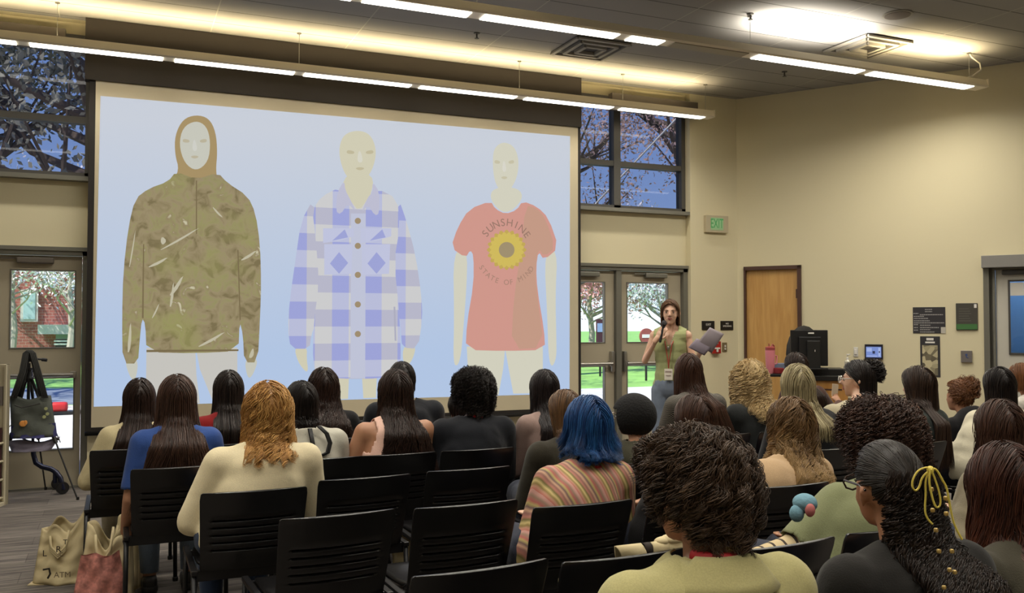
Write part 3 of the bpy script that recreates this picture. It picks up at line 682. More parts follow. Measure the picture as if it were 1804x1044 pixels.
t_, w_, h_ = rplate('notice_board_small', 'dark notice with a green lower band beside the glazed door', 'notice', 1684, 534, 1723, 581, mat('notice_dark', (72, 70, 64), .35), .02)
MB().box(-w_ * .48, w_ * .48, -.023, -.02, -h_ * .48, -h_ * .28).build('green_band', mat('notice_green', (62, 110, 58), .6), t_)
MB().box(w_ * .34, w_ * .46, -.023, -.02, h_ * .32, h_ * .46).build('corner_label', M_WHITE, t_)
M_NT = mat('notice_print', (104, 102, 96), .7); q = MB()
for k in range(6): q.box(-w_ * .36, w_ * (.1 + .05 * (k % 3)), -.022, -.02, h_ * (.28 - .09 * k), h_ * (.30 - .09 * k))
q.build('text_line', M_NT, t_)
t_, w_, h_ = rplate('door_push_button', 'square grey accessible door button below the green-banded notice', 'button', 1693, 617, 1713, 638, mat('button_metal', (146, 140, 138), .35, .6), .03)
text('&', h_ * .01, None, 'x', t_, UP) if False else MB().lathe([(.012, 0), (.012, .003)], (0, 0, 0), 12, Matrix.Translation((0, -.033, h_ * .14)) @ UP).tube([(0, -.032, h_ * .1), (0, -.032, -h_ * .05), (.02, -.032, -h_ * .12)], .005, 6).build('wheelchair_symbol', mat('symbol_blue', (60, 80, 130), .5), t_)
t_, w_, h_ = rplate('touch_panel', 'blue lit touch control panel with black frame on the right wall', 'control panel', 1524, 606, 1556, 633, mat('panel_black', (26, 24, 40), .4), .03)
sc_ = MB().box(-w_ * .42, w_ * .42, -.033, -.03, -h_ * .36, h_ * .34).build('display', glow('display_blue', (120, 140, 200)), t_)
MB().box(-w_ * .38, -w_ * .1, -.0345, -.033, h_ * .02, h_ * .26).box(w_ * .26, w_ * .38, -.0345, -.033, -h_ * .3, h_ * .28).box(-w_ * .38, w_ * .2, -.0345, -.033, -h_ * .30, -h_ * .24).build('display_tile', glow('display_light', (160, 176, 220)), sc_)
MB().box(-w_ * .06, w_ * .08, -.0345, -.033, -h_ * .12, h_ * .06).box(w_ * .29, w_ * .35, -.035, -.0345, -.01, .01).build('display_icon', glow('display_dark', (50, 54, 80)), sc_)
t_, w_, h_ = rplate('light_switch', 'white switch plate left of the blue touch panel', 'switch', 1504, 611, 1512, 628, mat('switch_white', (216, 214, 208), .4))
MB().bbox((0, -.016, 0), (.03, .014, .06), .003).build('rocker', M_WHITE, t_)
# ------------------------------------------------------------------ outside
def ground(name, pts, z, m):
    b = MB(); n = len(pts)
    b.add([(x, y, z) for x, y in pts] + [(x, y, z - .05) for x, y in pts], [tuple(range(n)), tuple(range(2 * n - 1, n - 1, -1))] + [(i, i + n, (i + 1) % n + n, (i + 1) % n) for i in range(n)])
    return struct(b.build(name, m))
M_PAVE = mat('concrete_paving', (205, 200, 190), .9, var=.06, vscale=1.5)
M_PATH_SHADE = mat('path_with_shade_tint', (120, 128, 140), .9, var=.05)  # path grey with the bluish tree shade of the paving put into it
M_LAWN = mat('lawn_grass', (130, 176, 84), .95, var=.25, vscale=.8)
ground('ground_paving', [(-30, WY + .35), (40, WY + .35), (40, 19), (-30, 19)], -.02, M_PAVE)
ground('ground_path_shade', [(-30, 19), (9.8, 19), (-1.5, 24), (-30, 36.6)], -.015, M_PATH_SHADE)
ground('ground_lawn', [(-90, 160), (-90, 18.9), (110, 18.9), (110, 160)], -.018, M_LAWN)
def brick():
    m, n, b = base('red_brick'); b.inputs['Roughness'].default_value = .9
    t = N(n, 'ShaderNodeTexCoord'); mp = N(n, 'ShaderNodeMapping'); mp.inputs['Rotation'].default_value = (PI / 2, 0, 0)
    br = N(n, 'ShaderNodeTexBrick'); br.inputs['Scale'].default_value = 2.2; br.inputs['Color1'].default_value = lin((168, 100, 90)); br.inputs['Color2'].default_value = lin((146, 84, 78)); br.inputs['Mortar'].default_value = lin((170, 150, 140))
    br.inputs['Mortar Size'].default_value = .015
    n.links.new(t.outputs['Object'], mp.inputs[0]); n.links.new(mp.outputs[0], br.inputs['Vector']); n.links.new(br.outputs['Color'], b.inputs['Base Color']); return m
M_BRICK = brick()
def opix(px, py, Y): q = at_y(px, py, Y); return q
BY = 40
t = thing('brick_building', 'red brick building with pale entrance seen through the left door', 'building', (0, BY, 0))
xa = opix(-60, 500, BY).x; xb = opix(1000, 500, BY).x
MB().box(-26, 12, 0, 8, -.05, 5.6).build('wall', M_BRICK, t)
MB().box(-26.3, 12.3, -.3, 8.3, 5.6, 5.9).build('roof', mat('building_trim', (200, 196, 190), .8), t)
M_PANE = mat('building_glass', (120, 150, 170), .2)
for px0, px1, py0, py1 in ((42, 62, 515, 562),):
    a, c = opix(px0, py0, BY), opix(px1, py1, BY)
    f = MB().box(a.x - .1, c.x + .1, -.12, 0, c.z - .1, a.z + .1).build('window', MATS['building_trim'], t)
    MB().box(a.x, c.x, -.15, -.12, c.z, a.z).build('pane', mat('pale_pane', (170, 200, 205), .3), f)
for k in range(-3, 3):
    if k == -1: continue
    f = MB().box(k * 5.2 - 1, k * 5.2 + .4, -.12, 0, 1.4, 3.4).build('window', MATS['building_trim'], t)
    MB().box(k * 5.2 - .9, k * 5.2 + .3, -.15, -.12, 1.5, 3.3).build('pane', M_PANE, f)
a, c = opix(74, 583, BY), opix(150, 612, BY)
MB().box(a.x, c.x, -2.2, 0, a.z - .1, a.z + .25).build('awning', MATS['building_trim'], t)
MB().box(a.x + .5, c.x, -.3, 0, 0, a.z - .1).build('entrance', mat('entrance_grey', (140, 160, 165), .6), t)
a, c = opix(98, 597, BY - 2.5), opix(124, 611, BY - 2.5)
sg = thing('notice_board', 'small dark notice board with white lines in front of the brick building', 'sign', ((a.x + c.x) / 2, BY - 2.5, 0))
MB().box(-(c.x - a.x) / 2, (c.x - a.x) / 2, -.04, .04, c.z, a.z).box(-.05, .05, -.03, .03, 0, c.z).build('board', mat('board_dark', (50, 46, 44), .7), sg)
MB().box(-.3, .3, -.06, -.04, c.z + .08, c.z + .14).box(-.3, .25, -.06, -.04, c.z + .2, c.z + .25).build('text_line', M_WHITE, sg)
a = opix(120, 605, 38)
BUSHN = [0]
def leafcloud(mb, rng, c, r, n, s, shell=.35):
    k0 = len(mb.v); vs = []; fs = []
    d = rng.normal(size=(n, 3)); d /= np.linalg.norm(d, axis=1)[:, None]
    rad = (shell + (1 - shell) * rng.random(n)) ** .6
    p = np.array(c) + d * rad[:, None] * np.array(r)
    u = rng.normal(size=(n, 3)); u /= np.linalg.norm(u, axis=1)[:, None]
    v = np.cross(u, rng.normal(size=(n, 3))); v /= np.linalg.norm(v, axis=1)[:, None]
    sz = s * (.6 + .8 * rng.random(n))[:, None]
    q = np.stack([p - u * sz, p - v * sz * .5, p + u * sz, p + v * sz * .5], 1).reshape(-1, 3)
    mb.v += [tuple(x) for x in q]; mb.f += [(k0 + 4 * i, k0 + 4 * i + 1, k0 + 4 * i + 2, k0 + 4 * i + 3) for i in range(n)]
def tree(name, label, loc, h, crown, leaf_m, bark_m, seed, dens=900, s=.12, group='trees outside'):
    rng = np.random.default_rng(seed); random.seed(seed)
    t = thing(name, label, 'tree', loc, group=group)
    tr = MB(); tr.tube([(0, 0, 0), (.1, .05, h * .25), (0, .1, h * .5), (.1, 0, h * .8)], [.03 * h, .024 * h, .018 * h, .006 * h], 8)
    tips = []
    for k in range(16):
        an = rng.random() * 2 * PI; z = h * (.25 + .5 * rng.random()); L = crown * (.5 + .5 * rng.random())
        e_ = (math.cos(an) * L, math.sin(an) * L, z + L * .6); mid_ = (e_[0] * .5, e_[1] * .5, z + L * .2)
        tr.tube([(0, .05, z), mid_, e_], [.009 * h, .006 * h, .002 * h], 5); tips.append(e_)
        for j in range(3):
            e2 = (e_[0] + rng.normal() * .4 * L, e_[1] + rng.normal() * .4 * L, e_[2] + rng.random() * .5 * L)
            tr.tube([mid_, e2], [.004 * h, .001 * h], 4); tips.append(e2)
    tr.build('trunk', bark_m, t)
    lf = MB()
    for e_ in tips: leafcloud(lf, rng, e_, (crown * .32,) * 3, dens // len(tips), s, 0)
    tag(lf.build('foliage', leaf_m, t), kind='stuff')
    return t
M_BARK = mat('tree_bark', (98, 86, 78), .9); M_BARKL = mat('pale_bark', (170, 160, 150), .9)
M_PINK = mat('pink_blossom', (226, 168, 172), .8, var=.1); M_WHB = mat('white_blossom', (248, 244, 246), .8)
M_RED = mat('reddish_buds', (176, 148, 140), .9, var=.2, vscale=1); M_PINE = mat('dark_needles', (140, 138, 124), .9, var=.3)
def place(px, depth): q = at_d(px, 570, depth); return (q.x, q.y, 0)
tree('blossom_tree', 'white blossoming tree in front of the brick building beyond the left door', place(122, 32), 5.2, 3.2, M_WHB, M_BARKL, 3, 8000, .06)
tree('blossom_tree', 'white blossoming tree partly cut by the left door frame, before the brick building', place(20, 33.5), 5.0, 3.0, M_WHB, M_BARKL, 23, 8000, .055)
tree('blossom_tree', 'pink blossoming tree seen through the door beside the screen', place(1040, 33), 4.6, 2.6, M_PINK, M_BARKL, 5, 16000, .07)
tree('blossom_tree', 'pale blossoming tree seen through the door behind the presenter', place(1172, 31), 4.9, 2.4, M_WHB, M_BARKL, 8, 11000, .05)
tree('bare_tree', 'reddish budding tree high behind the right half of the upper right window', place(1212, 21), 11.0, 2.6, M_RED, M_BARK, 11, 7000, .05)
tree('bare_tree', 'reddish budding tree behind the left half of the upper right window', place(1004, 27), 8.6, 2.4, M_RED, M_BARK, 12, 4500, .05)
tree('evergreen_tree', 'dark evergreen tree filling the upper left window', place(180, 17), 12.0, 4.6, M_PINE, M_BARK, 14, 16000, .07)
tree('evergreen_tree', 'dark evergreen tree at the left edge beyond the upper left window', place(-130, 19), 12.0, 4.6, M_PINE, M_BARK, 15, 16000, .08)
a, c = at_d(1057, 565, 26), at_d(1070, 604, 26)
t = thing('street_banner', 'dark red upright banner stand on the lawn seen through the door beside the screen', 'banner', (a.x, a.y, 0))
MB().box(-.11, .13, -.04, .04, c.z, a.z + .05).build('banner', mat('banner_maroon', (70, 30, 44), .7), t); MB().box(-.11, .13, -.05, -.04, (a.z + c.z) / 2, (a.z + c.z) / 2 + .25).build('panel', mat('banner_blue', (140, 160, 200), .7), t)
MB().tube([(0, 0, 0), (0, 0, c.z)], .03, 8).build('post', M_DARK, t)
a = at_d(1138, 592, 24)
t = thing('round_sign', 'round brick-red sign on a post seen through the door by the presenter', 'sign', (a.x, a.y, 0))
MB().lathe([(.21, 0), (.21, .05)], (0, 0, 0), 24, Matrix.Translation((0, 0, a.z)) @ UP).build('disc', mat('sign_brick', (150, 78, 70), .7), t)
MB().box(-.15, .15, -.06, -.05, a.z - .04, a.z + .05).build('panel', M_WHITE, t)
MB().tube([(0, 0, 0), (0, 0, a.z - .2)], .03, 8).build('post', M_DARK, t)
a = at_z(102, 728, 0)
t = thing('hydrant', 'low red object lying on the pavement outside the left door', 'hydrant', (a.x, a.y, 0))
MB().bbox((0, 0, .11), (.30, .18, .16), .05).bbox((-.2, 0, .13), (.2, .24, .26), .06).build('body', mat('hydrant_red', (190, 34, 36), .5), t, smooth=True)
MB().bbox((.12, 0, .02), (.5, .25, .04), .01).build('foot', M_DARK, t)
q0, q1 = at_d(1052, 356, 13), at_d(1200, 200, 13)
tag(MB().tube([(q0.x - .6, q0.y, q0.z - .75), q0, q1, (q1.x + .6, q1.y, q1.z + .7)], .014, 6).build('guy_cable', mat('cable_grey', (190, 188, 182), .5)), 'pale guy cable slanting across the upper right window', 'cable')

# ------------------------------------------------------------------ tripod, tote bag, stand, rack at the left
def apx(px, py, Y): return at_y(px, py, Y)
g = at_z(137, 880, 0); TC = at_d(50, 700, 7.85); TC.z = 0
t = thing('tripod', 'black camera tripod by the left door carrying a grey tote bag', 'tripod', TC)
def rel(v): return Vector(v) - TC
apex = Vector((0, 0, 1.02)); M_TRI = mat('tripod_black', (24, 23, 24), .4)
MB().tube([(0, 0, .62), (0, 0, 1.16)], .013, 10).lathe([(.03, 0), (.034, .03), (.022, .05), (.022, .09), (.03, .1), (.03, .12)], (0, 0, 1.0), 14).build('centre_column', M_TRI, t, smooth=True, sharp=35)
MB().bbox((0, 0, 1.19), (.07, .08, .035), .008).bbox((0, 0, 1.235), (.05, .06, .03), .006).tube([(.02, 0, 1.2), (.12, -.02, 1.19)], .008, 8).tube([(.1, -.02, 1.19), (.14, -.03, 1.185)], .014, 8).build('pan_head', M_TRI, t, smooth=True, sharp=35)
feet = [rel(g), rel(at_z(-8, 872, 0)), Vector((.12, .40, 0))]
for f_ in feet:
    a_ = apex + f_.normalized() * .03; m1 = a_.lerp(f_, .48); m2 = a_.lerp(f_, .52)
    L_ = MB().tube([a_, m1], .012, 8).tube([m2, f_], .007, 8).tube([a_.lerp(f_, .46), a_.lerp(f_, .53)], .017, 8).bbox(tuple(a_.lerp(f_, .5) + Vector((.02, 0, 0))), (.035, .02, .02), .005)
    lg = L_.build('leg', M_TRI, t, smooth=True, sharp=35)
    MB().tube([f_ + Vector((0, 0, .025)), f_], .013, 8).build('rubber_foot', M_DARK, lg)
# tote bag hung from the head
M_TOTE = mat('grey_canvas', (78, 82, 76), .9, bump=.6, bscale=14, var=.12)
BY_ = TC.y - .10
def bagmesh(top, bot, zt, zb, y0, th, seed, nx=16, nz=16, sag=.02):
    random.seed(seed); rng = np.random.default_rng(seed)
    mb = MB(); ph = rng.random(8) * 6
    for side in (-1, 1):
        vs = []
        for j in range(nz + 1):
            v = j / nz
            for i in range(nx + 1):
                u = i / nx
                x = (top[0] * v + bot[0] * (1 - v)) * (1 - u) + (top[1] * v + bot[1] * (1 - v)) * u
                z = zb + (zt - zb) * v - sag * math.sin(PI * u) * v + .01 * math.sin(9 * u + ph[0]) * v
                puff = (math.sin(PI * u) ** .6) * (1 - .7 * v) + .12
                y = y0 + side * th * puff * .5 + .012 * math.sin(7 * u + ph[1] + 5 * v) * math.sin(5 * v + ph[2]) + .006 * math.sin(17 * u - 11 * v + ph[3])
                if i in (0, nx): y = y0
                vs.append((x, y, z))
        fs = [(j * (nx + 1) + i, j * (nx + 1) + i + 1, (j + 1) * (nx + 1) + i + 1, (j + 1) * (nx + 1) + i) for j in range(nz) for i in range(nx)]
        mb.add(vs, fs)
    vs = []
    for i in range(nx + 1):
        u = i / nx; x = bot[0] * (1 - u) + bot[1] * u
        p_ = (math.sin(PI * u) ** .6) + .12
        if i in (0, nx): p_ = 0
        vs += [(x, y0 - th * p_ * .5, zb + .002), (x, y0 + th * p_ * .5, zb + .002)]
    mb.add(vs, [(2 * i, 2 * i + 1, 2 * i + 3, 2 * i + 2) for i in range(nx)])
    return mb
def X_(px, py, Y): return apx(px, py, Y).x
zt = apx(60, 697, BY_).z; zb = apx(60, 768, BY_).z
tb = thing('tote_bag', 'grey canvas tote bag with a blue base and orange patch hanging on the tripod', 'bag', (TC.x, BY_, zb))
def tl(px, py): q = apx(px, py, BY_); return (q.x - TC.x, q.z - zb)
bm_ = bagmesh((tl(17, 700)[0], tl(90, 700)[0]), (tl(20, 765)[0], tl(100, 765)[0]), zt - zb, 0, 0, .16, 3)
bo = bm_.build('body', M_TOTE, tb, smooth=True)
mdf = bo.modifiers.new('thick', 'SOLIDIFY'); mdf.thickness = .004
bm_ = bagmesh((tl(20, 750)[0] - .004, tl(97, 750)[0] + .004), (tl(20, 767)[0] - .004, tl(100, 767)[0] + .004), tl(50, 748)[1], -.008, 0, .175, 4, nz=3, sag=0)
bm_.build('base_panel', mat('navy_base', (40, 40, 92), .8), tb, smooth=True)
for sgn, y_ in ((-1, -.05), (1, .05)):
    L_ = (tl(25, 700), tl(40, 655), tl(46, 622), tl(52, 617)); R_ = (tl(80, 700), tl(68, 655), tl(58, 622), tl(52, 617))
    if sgn > 0: L_ = (tl(30, 700), tl(42, 655), tl(47, 624), tl(52, 619)); R_ = (tl(74, 700), tl(64, 655), tl(57, 624), tl(52, 619))
    st = MB()
    pts = [(p[0], y_ * (1 - k / 3.2), p[1]) for k, p in enumerate(L_)] + [(p[0], y_ * (1 - k / 3.2), p[1]) for k, p in reversed(list(enumerate(R_)))][1:]
    for dx in np.linspace(-.018, .018, 4): st.tube([(p[0] + dx, p[1], p[2]) for p in pts], .008, 6)
    st.build('strap', mat('strap_dark', (52, 52, 50), .9), tb, smooth=True)
MB().tube([(*[tl(28, 712)[0]], -.085, tl(28, 712)[1]), (tl(40, 716)[0], -.1, tl(40, 716)[1]), (tl(72, 710)[0], -.09, tl(72, 709)[1])], .006, 6).build('top_seam', MATS['strap_dark'], tb)
q = tl(42, 744); MB().ell((q[0], -.088, q[1]), (.028, .006, .026), 8, 6).ell((q[0] + .02, -.09, q[1] + .008), (.014, .006, .02), 8, 6).build('orange_patch', mat('patch_orange', (222, 150, 74), .8), tb)
q = tl(82, 718); pn = MB()
for dx, dz in ((0, 0), (.012, -.045), (-.012, -.07)): pn.lathe([(.014, 0), (.014, .006)], (0, 0, 0), 12, Matrix.Translation((q[0] + dx, -.075, q[1] + dz)) @ UP)
pn.build('pin_badge', mat('badge_pale', (176, 180, 130), .4), tb)
# folded cloth in sling under the bag
cl_ = at_y(60, 775, BY_); mb = bagmesh((-.20, .20), (-.17, .13), .10, 0, 0, .15, 9, nz=6, sag=.02)
tc_ = thing('folded_cloth', 'crumpled grey-violet cloth slung between the tripod legs under the tote', 'cloth', (cl_.x, BY_ + .02, zb - .125)); mb.build('cloth', mat('violet_grey_cloth', (128, 122, 138), .9, bump=.8, bscale=20), tc_, smooth=True)
MB().tube([(-.17, 0, .05), (-.26, .12, .14), (-.1, .2, .3)], .004, 5).tube([(.2, 0, .06), (.1, .1, .3), (0.04, .15, .45)], .004, 5).build('cord', M_DARK, tc_)
# curved stand on two casters
sp = at_d(58, 700, 8.05); sp.z = 0
t = thing('caster_stand', 'dark blue curved tube stand on small black wheels under the tote bag', 'stand', sp)
def sl(px, py): q = at_d(px, py, 8.05); return (q - sp)
M_TUBE = mat('dark_blue_tube', (30, 34, 56), .25, .4)
pp = [sl(58, 778), sl(59, 800), sl(63, 815), sl(74, 822), sl(90, 826), sl(100, 832), sl(107, 842), sl(110, 856), sl(111, 862)]
MB().tube(pp, .022, 10).tube([sl(97, 830), sl(97, 850)], .018, 8).bbox(tuple(sl(60, 784)), (.06, .05, .05), .01).build('curved_tube', M_TUBE, t, smooth=True, sharp=40)
MB().tube([sl(58, 780), sl(40, 772)], .008, 6).tube([sl(58, 780) , sl(58, 700)], .012, 8).tube([sl(58, 700), sl(56, 650)], .010, 8).build('upright', M_TUBE, t, smooth=True)
for px, py in ((110, 866), (99, 853)):
    q = sl(px, py); wz = .052
    MB().lathe([(.02, -.016), (wz, -.016), (wz + .003, 0), (wz, .016), (.02, .016)], (0, 0, 0), 20, Matrix.Translation((q.x, q.y + (0 if px == 110 else .25), wz + .004)) @ Matrix.Rotation(PI / 2, 4, 'X') @ Matrix.Rotation(.4, 4, 'Y')).build('caster_wheel', M_DARK, t, smooth=True, sharp=35)
# literature rack
q = at_z(9, 889, 0)
t = thing('literature_rack', 'cream literature rack with dark leaflets cut by the left edge', 'rack', (q.x, q.y, 0), R(-20))
H_ = 1.16; M_CREAM = mat('cream_rack', (196, 186, 160), .6)
MB().box(-.62, 0, 0, .05, .02, H_).box(-.62, 0, -.3, .05, 0, .03).box(-.63, -.61, -.3, .05, 0, .5).box(-.015, .0, -.02, .05, 0, H_).build('frame', M_CREAM, t)
for k in range(4):
    z_ = .06 + k * .15; sh = MB().box(-.6, -.01, -.12, 0, z_, z_ + .012).box(-.6, -.01, -.122, -.115, z_, z_ + .05).build('shelf', M_CREAM, t)
    for j in range(4): MB().box(-.58 + j * .145, -.46 + j * .145, -.03, -.02, z_ + .012, z_ + .13).build('leaflet', mat('leaflet_maroon', (70, 36, 40), .6), sh)
MB().box(-.12, -.03, -.012, 0, .82, .98).build('leaflet_holder', mat('holder_grey', (120, 112, 110), .3), t)

# ------------------------------------------------------------------ tote bags on the floor
M_CANV = mat('cream_canvas', (206, 190, 150), .95, bump=.5, bscale=9, var=.08)
q = at_z(110, 1028, 0); Zb = q.dot(FW)
sc1 = 1600 / Zb
def floor_tote(name, label, px, py, wpx, hl, hr, th, seed, m, extra=None, rz=YAW * .6):
    q = at_z(px, py, 0); pm = q.dot(FW) / F
    t = thing(name, label, 'bag', (q.x, q.y + th / 2, 0), rz, group='cream tote bags on the floor')
    W = wpx * pm
    rng = np.random.default_rng(seed); ph = rng.random(10) * 6
    mb = MB(); nx, nz = 20, 18
    for side in (-1, 1):
        vs = []
        for j in range(nz + 1):
            v = j / nz
            for i in range(nx + 1):
                u = i / nx
                top = (hl * (1 - u) + hr * u) + .05 * math.sin(u * 9 + ph[0]) * math.sin(PI * u) - .06 * math.sin(PI * u) * (1 if side < 0 else .4)
                x = (u - .5) * W * (1 - .22 * v * (1 - .3 * u))
                z = top * v + .002
                pf = (abs(math.sin(PI * u)) ** .5) * (1 - .65 * v) + .1
                y = side * th * .5 * pf + v * .03 + .018 * math.sin(8 * u + ph[1] + 3 * v) * v + .010 * math.sin(15 * u - 9 * v + ph[2]) + .006 * math.sin(27 * v + 6 * u + ph[4])
                if i in (0, nx): y = .0 + v * .03
                vs.append((x, y, z))
        mb.add(vs, [(j * (nx + 1) + i, j * (nx + 1) + i + 1, (j + 1) * (nx + 1) + i + 1, (j + 1) * (nx + 1) + i) for j in range(nz) for i in range(nx)])
    o = mb.build('body', m, t, smooth=True); md = o.modifiers.new('thick', 'SOLIDIFY'); md.thickness = .003
    MB().box(-W * .5, W * .5, -th * .42, th * .42, .001, .006).build('bottom', m, t)
    hd = MB()
    for dz in (0, .012, .024):
        hd.tube([(-W * .18, -th * .2, hl * .82 + dz), (-W * .14, -th * .3, hl * .62 + dz), (0, -th * .42, hl * .5 + dz), (W * .1, -th * .3, hl * .62 + dz), (W * .12, -th * .1, hl * .9 + dz)], .007, 6)
    hd.build('handle', m, t, smooth=True)
    return t, W
t, W = floor_tote('tote_bag', 'cream canvas tote with black printed letters on the floor at lower left', 108, 1030, 98, .30, .42, .20, 5, M_CANV)
M_PRT = mat('black_print', (40, 32, 24), .8); M_PRT2 = mat('grey_print', (120, 104, 80), .8)
Tm = lambda x, z: Matrix.Translation((x, -.128, z)) @ UP
text('L', .05, M_PRT, 'print', t, Tm(-W * .18, .19)); text('R', .05, M_PRT, 'print', t, Tm(W * .05, .21)); text('T', .04, M_PRT, 'print', t, Tm(W * .16, .25)); text('C', .03, M_PRT2, 'print', t, Tm(W * .1, .18)); text('ATM', .045, M_PRT2, 'print', t, Tm(W * .12, .065))
MB().tube([(-W * .2, -.13, .10), (-W * .1, -.13, .105), (-W * .08, -.13, .075), (-W * .12, -.13, .05)], .006, 6).build('print', M_PRT, t)
t, W = floor_tote('tote_bag', 'crumpled cream tote with a reddish print beside the printed tote on the floor', 188, 1068, 95, .42, .34, .22, 11, M_CANV)
M_REDP = mat('red_patterned_cloth', (186, 122, 112), .9, var=.45, vscale=34, bump=.7, bscale=12)
mb = bagmesh((-.09, .10), (-.14, .15), .30, .0, -.16, .10, 21, nz=10)
mb.build('red_cloth', M_REDP, t, smooth=True)
t, W = floor_tote('tote_bag', 'cream tote on the floor beside the jeans of the person in the cream sweater', 222, 1040, 60, .40, .46, .16, 17, M_CANV, rz=-.9)
t, W = floor_tote('tote_bag', 'cream tote on the floor seen in the gap between two empty chairs', 733, 1010, 70, .30, .30, .18, 31, M_CANV, rz=.2)

# ------------------------------------------------------------------ lectern, monitor, table at the right wall
M_LECT = wood('lectern_wood', (176, 124, 62), (196, 144, 80), (3, 3, .6)); M_TOP = mat('black_worktop', (20, 19, 20), .4)
LD = 9.6
a = at_d(1424, 660, LD); b_ = at_d(1492, 660, LD); c = (a + b_) / 2; LW = (b_ - a).length
t = thing('lectern', 'wooden lectern cabinet with a black top at the right wall', 'lectern', (c.x, c.y, 0), -R(35))
MB().bbox((0, .25, .45), (LW, .5, .90), .006).build('cabinet', M_LECT, t)
MB().box(-LW / 2 + .06, LW / 2 - .06, -.003, .01, .80, .815).build('reveal', M_BROWN, t)
MB().bbox((0, .25, .925), (LW + .06, .56, .05), .006).bbox((.0, .30, .98), (LW * .98, .34, .08), .01).build('worktop', M_TOP, t)
a = at_d(1360, 655, LD - .3)
t = thing('side_table', 'small dark table left of the lectern holding bottles', 'table', (a.x + .12, a.y, 0), -R(35))
MB().bbox((0, .2, .97), (.62, .42, .03), .006).build('tabletop', M_TOP, t)
for sx_ in (-.26, .26): MB().tube([(sx_, .2, .96), (sx_, .2, .03)], .018, 8).bbox((sx_, .2, .02), (.05, .4, .03), .008).build('leg', M_TRI, t)
tz = .985
q = at_d(1357, 655, LD - .15)
t = thing('tumbler', 'pink tumbler with a handle on the small table', 'bottle', (q.x, q.y + .0, tz))
MB().lathe([(.036, 0), (.042, .02), (.048, .16), (.05, .24), (.044, .245)], n=18).build('body', mat('tumbler_pink', (214, 128, 138), .4), t, smooth=True, sharp=40)
MB().lathe([(.049, .20), (.05, .27), (.03, .28)], n=18).tube([(.02, 0, .28), (.03, 0, .30), (.05, 0, .29), (.055, 0, .2)], .008, 8).tube([(-.01, 0, .27), (-.015, 0, .31)], .006, 8).build('lid', mat('lid_red', (150, 66, 66), .4), t, smooth=True, sharp=40)
MB().tube([(.045, 0, .19), (.085, 0, .18), (.085, 0, .1), (.045, 0, .09)], .008, 8).build('handle', MATS['tumbler_pink'], t, smooth=True)
q = at_d(1372, 655, LD - .2)
tag(MB().bbox((q.x, q.y, tz + .03), (.08, .08, .06), .01).build('red_cup', mat('cup_red', (120, 24, 30), .5), smooth=False), 'small dark red box on the small table beside the pink tumbler', 'box')
q = at_d(1372, 640, LD + .0)
tag(MB().bbox((q.x, q.y, tz + .05), (.16, .06, .10), .01).build('tissue_box', mat('tissue_blue', (110, 118, 140), .7)), 'grey-blue box behind the small dark red box on the small table', 'box')
MD = LD + .05
a = at_d(1393, 585, MD); b_ = at_d(1457, 585, MD); c = (a + b_) / 2; mw = (b_ - a).length
zt_ = at_d(1425, 581, MD).z; zb_ = at_d(1425, 646, MD).z
t = thing('computer_monitor', 'black computer monitor seen from behind on the lectern', 'monitor', (c.x, c.y, 1.02), -R(28))
H_ = zt_ - 1.02
MB().bbox((0, 0, H_ - .19), (mw, .035, .38), .008).bbox((0, -.03, H_ - .2), (mw * .6, .04, .26), .01).build('screen_case', M_DARK, t)
MB().bbox((mw * .08, -.06, (H_ - .1) / 2 + .0), (mw * .36, .04, H_ - .12), .01).build('stand', mat('stand_black', (30, 30, 30), .35), t)
MB().bbox((mw * .08, -.02, .008), (mw * .7, .2, .016), .005).build('base', MATS['stand_black'], t)
MB().box(mw * .1, mw * .115, -.083, -.079, H_ * .45, H_ * .5).box(-.02, .04, -.053, -.049, H_ - .04, H_ - .025).build('label', M_WHITE, t)
q = at_d(1427, 585, MD + .62)
t = thing('office_chair', 'top of a black chair back showing above the monitor', 'chair', (q.x, q.y + .1, 0), PI)
zc = at_d(1427, 573, MD + .62).z
MB().ell((0, 0, zc - .32), (.26, .05, .32), 16, 10).build('backrest', mat('chair_dark', (36, 34, 34), .7), t, smooth=True)
MB().bbox((0, .24, .48), (.46, .44, .08), .03).build('seat', MATS['chair_dark'], t); MB().tube([(0, .22, .45), (0, .22, .1)], .025, 10).tube([(0, 0, .75), (0, .03, .5)], .02, 8).build('column', M_TRI, t)
bs = MB()
for k in range(5): bs.tube([(0, .22, .1), (.26 * math.cos(k * 1.2566), .22 + .26 * math.sin(k * 1.2566), .05)], .018, 6).ell((.26 * math.cos(k * 1.2566), .22 + .26 * math.sin(k * 1.2566), .027), (.026, .026, .026), 8, 6)
bs.build('base', M_TRI, t)
q = at_d(1497, 640, LD + .1)
t = thing('spray_bottle', 'small clear pump bottle on the right end of the lectern', 'bottle', (q.x - .05, q.y - .02, 1.02))
MB().lathe([(.028, 0), (.030, .01), (.030, .08), (.012, .10)], n=14).build('body', mat('bottle_clear', (190, 184, 166), .2), t, smooth=True, sharp=40)
MB().lathe([(.013, .10), (.013, .12), (.004, .122), (.004, .15)], n=10).bbox((.012, 0, .152), (.045, .016, .012), .003).build('pump', M_WHITE, t, smooth=True, sharp=40)

